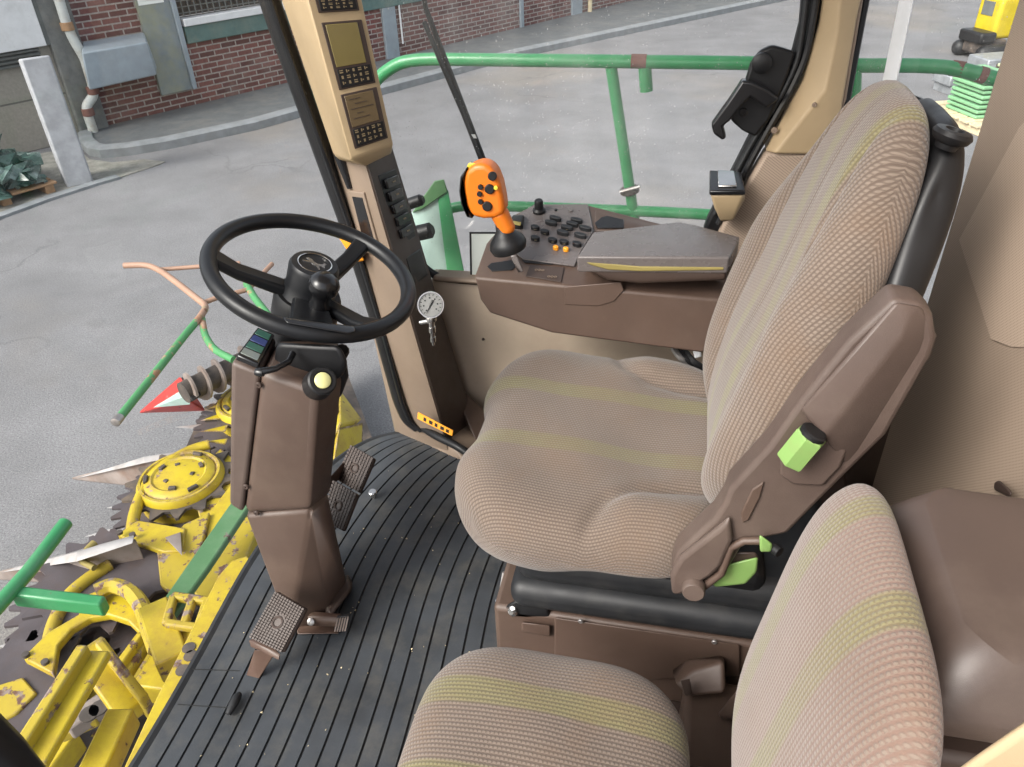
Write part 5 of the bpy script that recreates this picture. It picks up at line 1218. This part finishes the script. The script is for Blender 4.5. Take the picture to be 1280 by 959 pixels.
box('plinth_step', (0.085, 0.30, -0.011), (0.468, 0.90, 0.12), 'brown', pl2, 0.015, 3)
hull('plinth_slope', [P(u, v, z=z_) for (u, v), z_ in (((935, 845), 0.25), ((896, 893), 0.13), ((940, 893), 0.13), ((900, 900), 0.122), ((950, 840), 0.25), ((960, 900), 0.2))], 'brown', pl2, 0.008)
hull('shadow_block', boxpts((0.245, 0.50, 0.12), (0.468, 0.69, 0.599)), 'brown_dark', pl2, 0.01)  # dark-coloured block standing for the shadow under the storage box
o = hull('door_trim', [P(u, v, y=y_) for u, v in ((1186, 970), (1215, 948), (1300, 892), (1340, 990)) for y_ in (0.27, 0.31)] + [P(1340, 860, y=0.29)], 'cream', None, 0.01, 3)
tag(o, 'cream door frame trim in the bottom corner beside the storage box', 'trim')

# ---------------- armrest console
cs = thing('armrest_console', 'brown control console with push buttons, orange joystick and grey armrest pad beside the driver seat', 'console', (-0.15, 1.57, 0.42))
YC = 1.42
kA, kB, kC = P(593, 347, y=YC), P(704, 356, y=YC), P(735, 256, y=1.72)
kn_ = (kB - kA).cross(kC - kA).normalized()
if kn_.z < 0: kn_ = -kn_
def K(u, v, h=0.0): return on_plane(u, v, kA + kn_ * h, kn_)
nearp = [(593, 347), (600, 375), (612, 392), (690, 417), (880, 442), (900, 400), (905, 352), (704, 356)]
np_ = [P(u, v, y=YC) for u, v in nearp]; np_[6] = V((0.115, YC, kB.z - 0.012))
topf = [K(u, v) for u, v in ((608, 305), (637, 272), (670, 255), (735, 256), (745, 275))]
bk_c = [p + V((0, 0.30, 0)) for p in np_[:7]]
hull('console_body', np_ + topf + [V((p.x, min(p.y, 1.735), p.z)) for p in bk_c], 'brown', cs, 0.006, 3)
prism('side_panel', [P(u, v, y=YC) for u, v in ((706, 358), (776, 352), (780, 362), (768, 376), (748, 382), (706, 380))], (0, -0.003, 0), 'brown', cs, 0.002)
prism('control_plate', [K(u, v) for u, v in ((632, 280), (668, 257), (735, 257), (742, 290), (726, 316), (718, 334), (655, 326), (636, 312))], kn_ * 0.004, 'pad_grey', cs, 0.0015)
S_ = lambda X, Y: (560 + X / 4.17, 190 + Y / 4.17)
def kbtn(X, Y, wx, wy, mat, h=0.010, ang=14):
    u, v = S_(X, Y); c = K(u, v, 0.004); ex = (K(u + 6, v + 1.5, 0.004) - c).normalized(); ey = kn_.cross(ex)
    a = R(0); pts = [c + ex * math.cos(k * math.pi / 8) * wx + ey * math.sin(k * math.pi / 8) * wy for k in range(16)]
    return prism('push_button', pts, kn_ * h, mat, cs, 0.002)
for X, Y in ((560, 357), (537, 380), (670, 367), (648, 386), (620, 405), (598, 431), (715, 408), (690, 445)): kbtn(X, Y, 0.0150, 0.0058, 'rubber')
for X, Y in ((455, 405), (505, 427), (455, 460), (545, 470), (605, 480), (672, 490)): kbtn(X, Y, 0.0110, 0.0062, 'wheel')
for X, Y in ((562, 510), (615, 518)): kbtn(X, Y, 0.0065, 0.0052, 'orange_label')
for X, Y in ((455, 405), (505, 427), (455, 460), (545, 470), (605, 480), (620, 405)):
    u, v = S_(X, Y); c = K(u, v, 0.0142); hull('button_mark', [c + V((a, b, 0)) for a in (-.003, .003) for b in (-.0008, .0008)] + [c + V((0, 0, .0005))], 'keymark', cs, 0)
u, v = S_(475, 312); lathe('rotary_knob', [(0.015, 0), (0.015, 0.006), (0.0105, 0.010), (0.010, 0.028), (0.008, 0.031), (0, 0.031)], K(u, v, 0.004), kn_, 'black', cs, 24)
for X, Y, r_ in ((563, 305, 0.0035), (640, 308, 0.005)):
    u, v = S_(X, Y); lathe('plate_screw', [(r_, 0), (r_, 0.003), (0, 0.003)], K(u, v, 0.004), kn_, 'black' if r_ < .004 else 'pad_grey', cs, 14)
u, v = S_(358, 370); hull('display_cap', [K(u + a, v + b, h) for a, b, h in ((-9, 8, 0.0), (8, 10, 0.0), (10, -10, 0.0), (-6, -8, 0.0), (-7, 0, 0.022), (6, 2, 0.022), (8, -10, 0.022), (-5, -10, 0.018))], 'black', cs, 0.004)
hull('display_strip', [K(u + a, v + b, h) for a, b, h in ((-6, 2, 0.0225), (5, 4, 0.0225), (6, -1, 0.0235), (-5, -3, 0.0225), (0, 0, 0.0245))], 'olive', cs, 0.001)
# joystick slots and engraved recess
def slotk(name, px, mat='brown_dark', h=0.002): return prism(name, [K(*S_(X, Y)) for X, Y in px], kn_ * h, mat, cs, 0.001)
slotk('slot', ((205, 600), (225, 582), (330, 566), (352, 600), (335, 618), (230, 625)), 'black')
slotk('slot', ((385, 566), (400, 556), (545, 570), (558, 580), (545, 590), (400, 580)), 'black')
slotk('symbol_recess', ((428, 590), (605, 605), (590, 680), (405, 650)), 'brown_dark', 0.0015)
for (X, Y) in ((480, 615), (545, 650)):
    c = K(*S_(X, Y), 0.003)
    for q in range(3):
        cc = c + V((-0.008 + q * 0.007, 0, 0)); bm = bmesh.new(); bm_tube(bm, [cc + V((0.003 * math.cos(k * .785), 0.003 * math.sin(k * .785), 0)) for k in range(8)], 0.0006, 5, closed=True, up=kn_); finish('engraved_symbol', bm, 'tan', cs)
# hole in the far edge and olive handle strap
slotk('cup_hole', ((765, 375), (800, 345), (830, 338), (915, 358), (915, 402), (780, 402)), 'blackgloss', 0.003)
hull('console_rear', [K(u, v) for u, v in ((742, 262), (780, 276), (782, 290), (742, 288))] + [P(u, v, y=1.70) for u, v in ((742, 290), (900, 300), (905, 320), (742, 330))], 'brown', cs, 0.004)
# joystick
js = bpy.data.objects.new('joystick', None); col.objects.link(js); js.parent = cs; js.location = P(630, 300, y=1.47) - cs.location
YJ = 1.455
lathe('boot', [(0.036, -0.012), (0.040, 0.0), (0.036, 0.012), (0.026, 0.022), (0.016, 0.034), (0.013, 0.05), (0, 0.05)], P(635, 306, y=YJ), V((-0.25, 0, 0.97)), 'black', js, 28)
bm = bmesh.new(); 
pth = [(637, 292), (630, 278), (622, 262)]
bm_tube(bm, [P(u, v, y=YJ) for u, v in pth], [0.017, 0.018, 0.020], 18)
b2 = bmesh.new(); hp_ = [(581, 214), (592, 206), (606, 205), (618, 214), (625, 232), (629, 252), (631, 268), (620, 274), (604, 275), (590, 272), (581, 258), (577, 236)]
bm_prism(b2, [P(u, v, y=YJ - 0.024) for u, v in hp_], (0, 0.048, 0)); tmp = bpy.data.meshes.new('tmp'); b2.to_mesh(tmp); b2.free(); bm.from_mesh(tmp); bpy.data.meshes.remove(tmp)
hd_ = finish('handle', bm, 'orange', js, 0.014, 5)
bm = bmesh.new(); bm_prism(bm, [P(u, v, y=YJ - 0.026) for u, v in ((583, 210), (579, 224), (577, 245), (581, 262), (591, 274), (583, 272), (576, 256), (573.5, 240), (575, 222))], (0, 0.052, 0)); finish('handle_back', bm, 'blackgloss', js, 0.003)
for X, Y, w_ in ((232, 125, 0.009), (218, 192, 0.010), (205, 282, 0.010), (170, 182, 0.0055), (165, 218, 0.0055), (170, 258, 0.0055)):
    u, v = S_(X, Y); lathe('thumb_button', [(w_, 0), (w_, 0.004), (w_ * 0.8, 0.006), (0, 0.006)], P(u, v, y=YJ - 0.024), (0.15, -1, 0.1), 'black', hd_, 16)
u, v = S_(250, 185); lathe('thumb_button', [(0.004, 0), (0.004, 0.005), (0, 0.006)], P(u, v, y=YJ - 0.025), (0.15, -1, 0.1), 'yellow_button', hd_, 14)
u, v = S_(125, 72); hull('top_button', [P(u + a, v + b, y=YJ + c) for a, b in ((-7, 3), (-4, -4), (6, -3), (8, 0), (2, 4)) for c in (-0.012, 0.012)], 'yellow_button', hd_, 0.003)
hull('lever_plate', [P(u, v, y=YJ - 0.03) for u, v in ((637, 318), (645, 318), (655, 338), (648, 342))] + [P(u, v, y=YJ - 0.035) for u, v in ((638, 320), (646, 320), (654, 340))], 'pad_grey', js, 0.002)
# padded armrest
def AP(u, v, y): return P(u, v, y=y)
padt = [AP(721, 321, 1.385), AP(741, 290, 1.50), AP(838, 286, 1.51), AP(848, 277, 1.53), AP(868, 281, 1.53), AP(925, 296, 1.50), AP(912, 322, 1.385)]
hull('armrest_pad', padt + [p - V((0, -0.004, 0.035)) for p in padt], 'pad_grey', cs, 0.015, 5)
sd0 = [AP(722, 327, 1.383), AP(740, 334, 1.382), AP(790, 343, 1.382), AP(905, 340, 1.382)]
prism('pad_piping', [AP(721, 325, 1.388), AP(735, 327, 1.386), AP(800, 333, 1.386), AP(905, 334, 1.386), AP(905, 338.5, 1.386), AP(800, 340, 1.386), AP(760, 338, 1.386), AP(738, 332, 1.386)], (0, 0.03, 0), 'olive', cs, 0.003)
hull('pad_base', [AP(u, v, y_) for u, v in ((730, 335), (760, 350), (800, 354), (908, 350), (908, 338), (740, 332)) for y_ in (1.392, 1.50)], 'brown_dark', cs, 0.006)
# hoses between console and backrest
hs = thing('cable_bundle', 'grey looped cables in the gap between the console and the driver seat back', 'cables', P(862, 450, y=1.5))
for k in range(3): tube('cable', [P(842 + 6 * k, 436, y=1.5), P(850 + 8 * k, 448 + 2 * k, y=1.47), P(866 + 5 * k, 458, y=1.48), P(880 + 4 * k, 470 + 4 * k, y=1.5)], 0.007, ('steel', 'black', 'rubber')[k], hs, 8, rad=0.02)
hull('cable_clip', [P(u, v, y=y_) for u, v in ((866, 438), (876, 436), (877, 446), (868, 448)) for y_ in (1.46, 1.48)], 'white', hs, 0.002)

# ================================================================== LIGHT
w = bpy.data.worlds.new('World'); sc.world = w; w.use_nodes = True
nt = w.node_tree; nt.nodes.clear()
sky = nt.nodes.new('ShaderNodeTexSky'); sky.sky_type = 'NISHITA'; sky.sun_disc = False
SUN_EL, SUN_AZ = R(40), R(-142)
sky.sun_elevation = SUN_EL; sky.sun_rotation = SUN_AZ; sky.dust_density = 4.0; sky.air_density = 1.0; sky.ozone_density = 0.6
hs_ = nt.nodes.new('ShaderNodeHueSaturation'); hs_.inputs['Saturation'].default_value = 0.35
bg = nt.nodes.new('ShaderNodeBackground'); bg.inputs[1].default_value = 0.12
wo = nt.nodes.new('ShaderNodeOutputWorld')
nt.links.new(sky.outputs[0], hs_.inputs['Color']); nt.links.new(hs_.outputs[0], bg.inputs[0]); nt.links.new(bg.outputs[0], wo.inputs[0])
sl = bpy.data.lights.new('sun', 'SUN'); sl.energy = 1.08; sl.angle = R(25); sl.color = (1, 0.96, 0.9)
so = bpy.data.objects.new('sun', sl); col.objects.link(so)
sdir = V((math.sin(SUN_AZ) * math.cos(SUN_EL), math.cos(SUN_AZ) * math.cos(SUN_EL), math.sin(SUN_EL)))   # towards the sun
so.rotation_euler = sdir.to_track_quat('Z', 'Y').to_euler()
so.location = (0, 0, 20)

sc.view_settings.view_transform = 'Standard'; sc.view_settings.look = 'None'; sc.view_settings.gamma = 1.0
sc.view_settings.exposure = 1.45
sc.render.engine = 'CYCLES'
sc.cycles.use_denoising = True
sc.cycles.max_bounces = 8; sc.cycles.transparent_max_bounces = 16; sc.cycles.diffuse_bounces = 4; sc.cycles.glossy_bounces = 4
sc.cycles.caustics_reflective = False; sc.cycles.caustics_refractive = False; sc.cycles.sample_clamp_indirect = 8
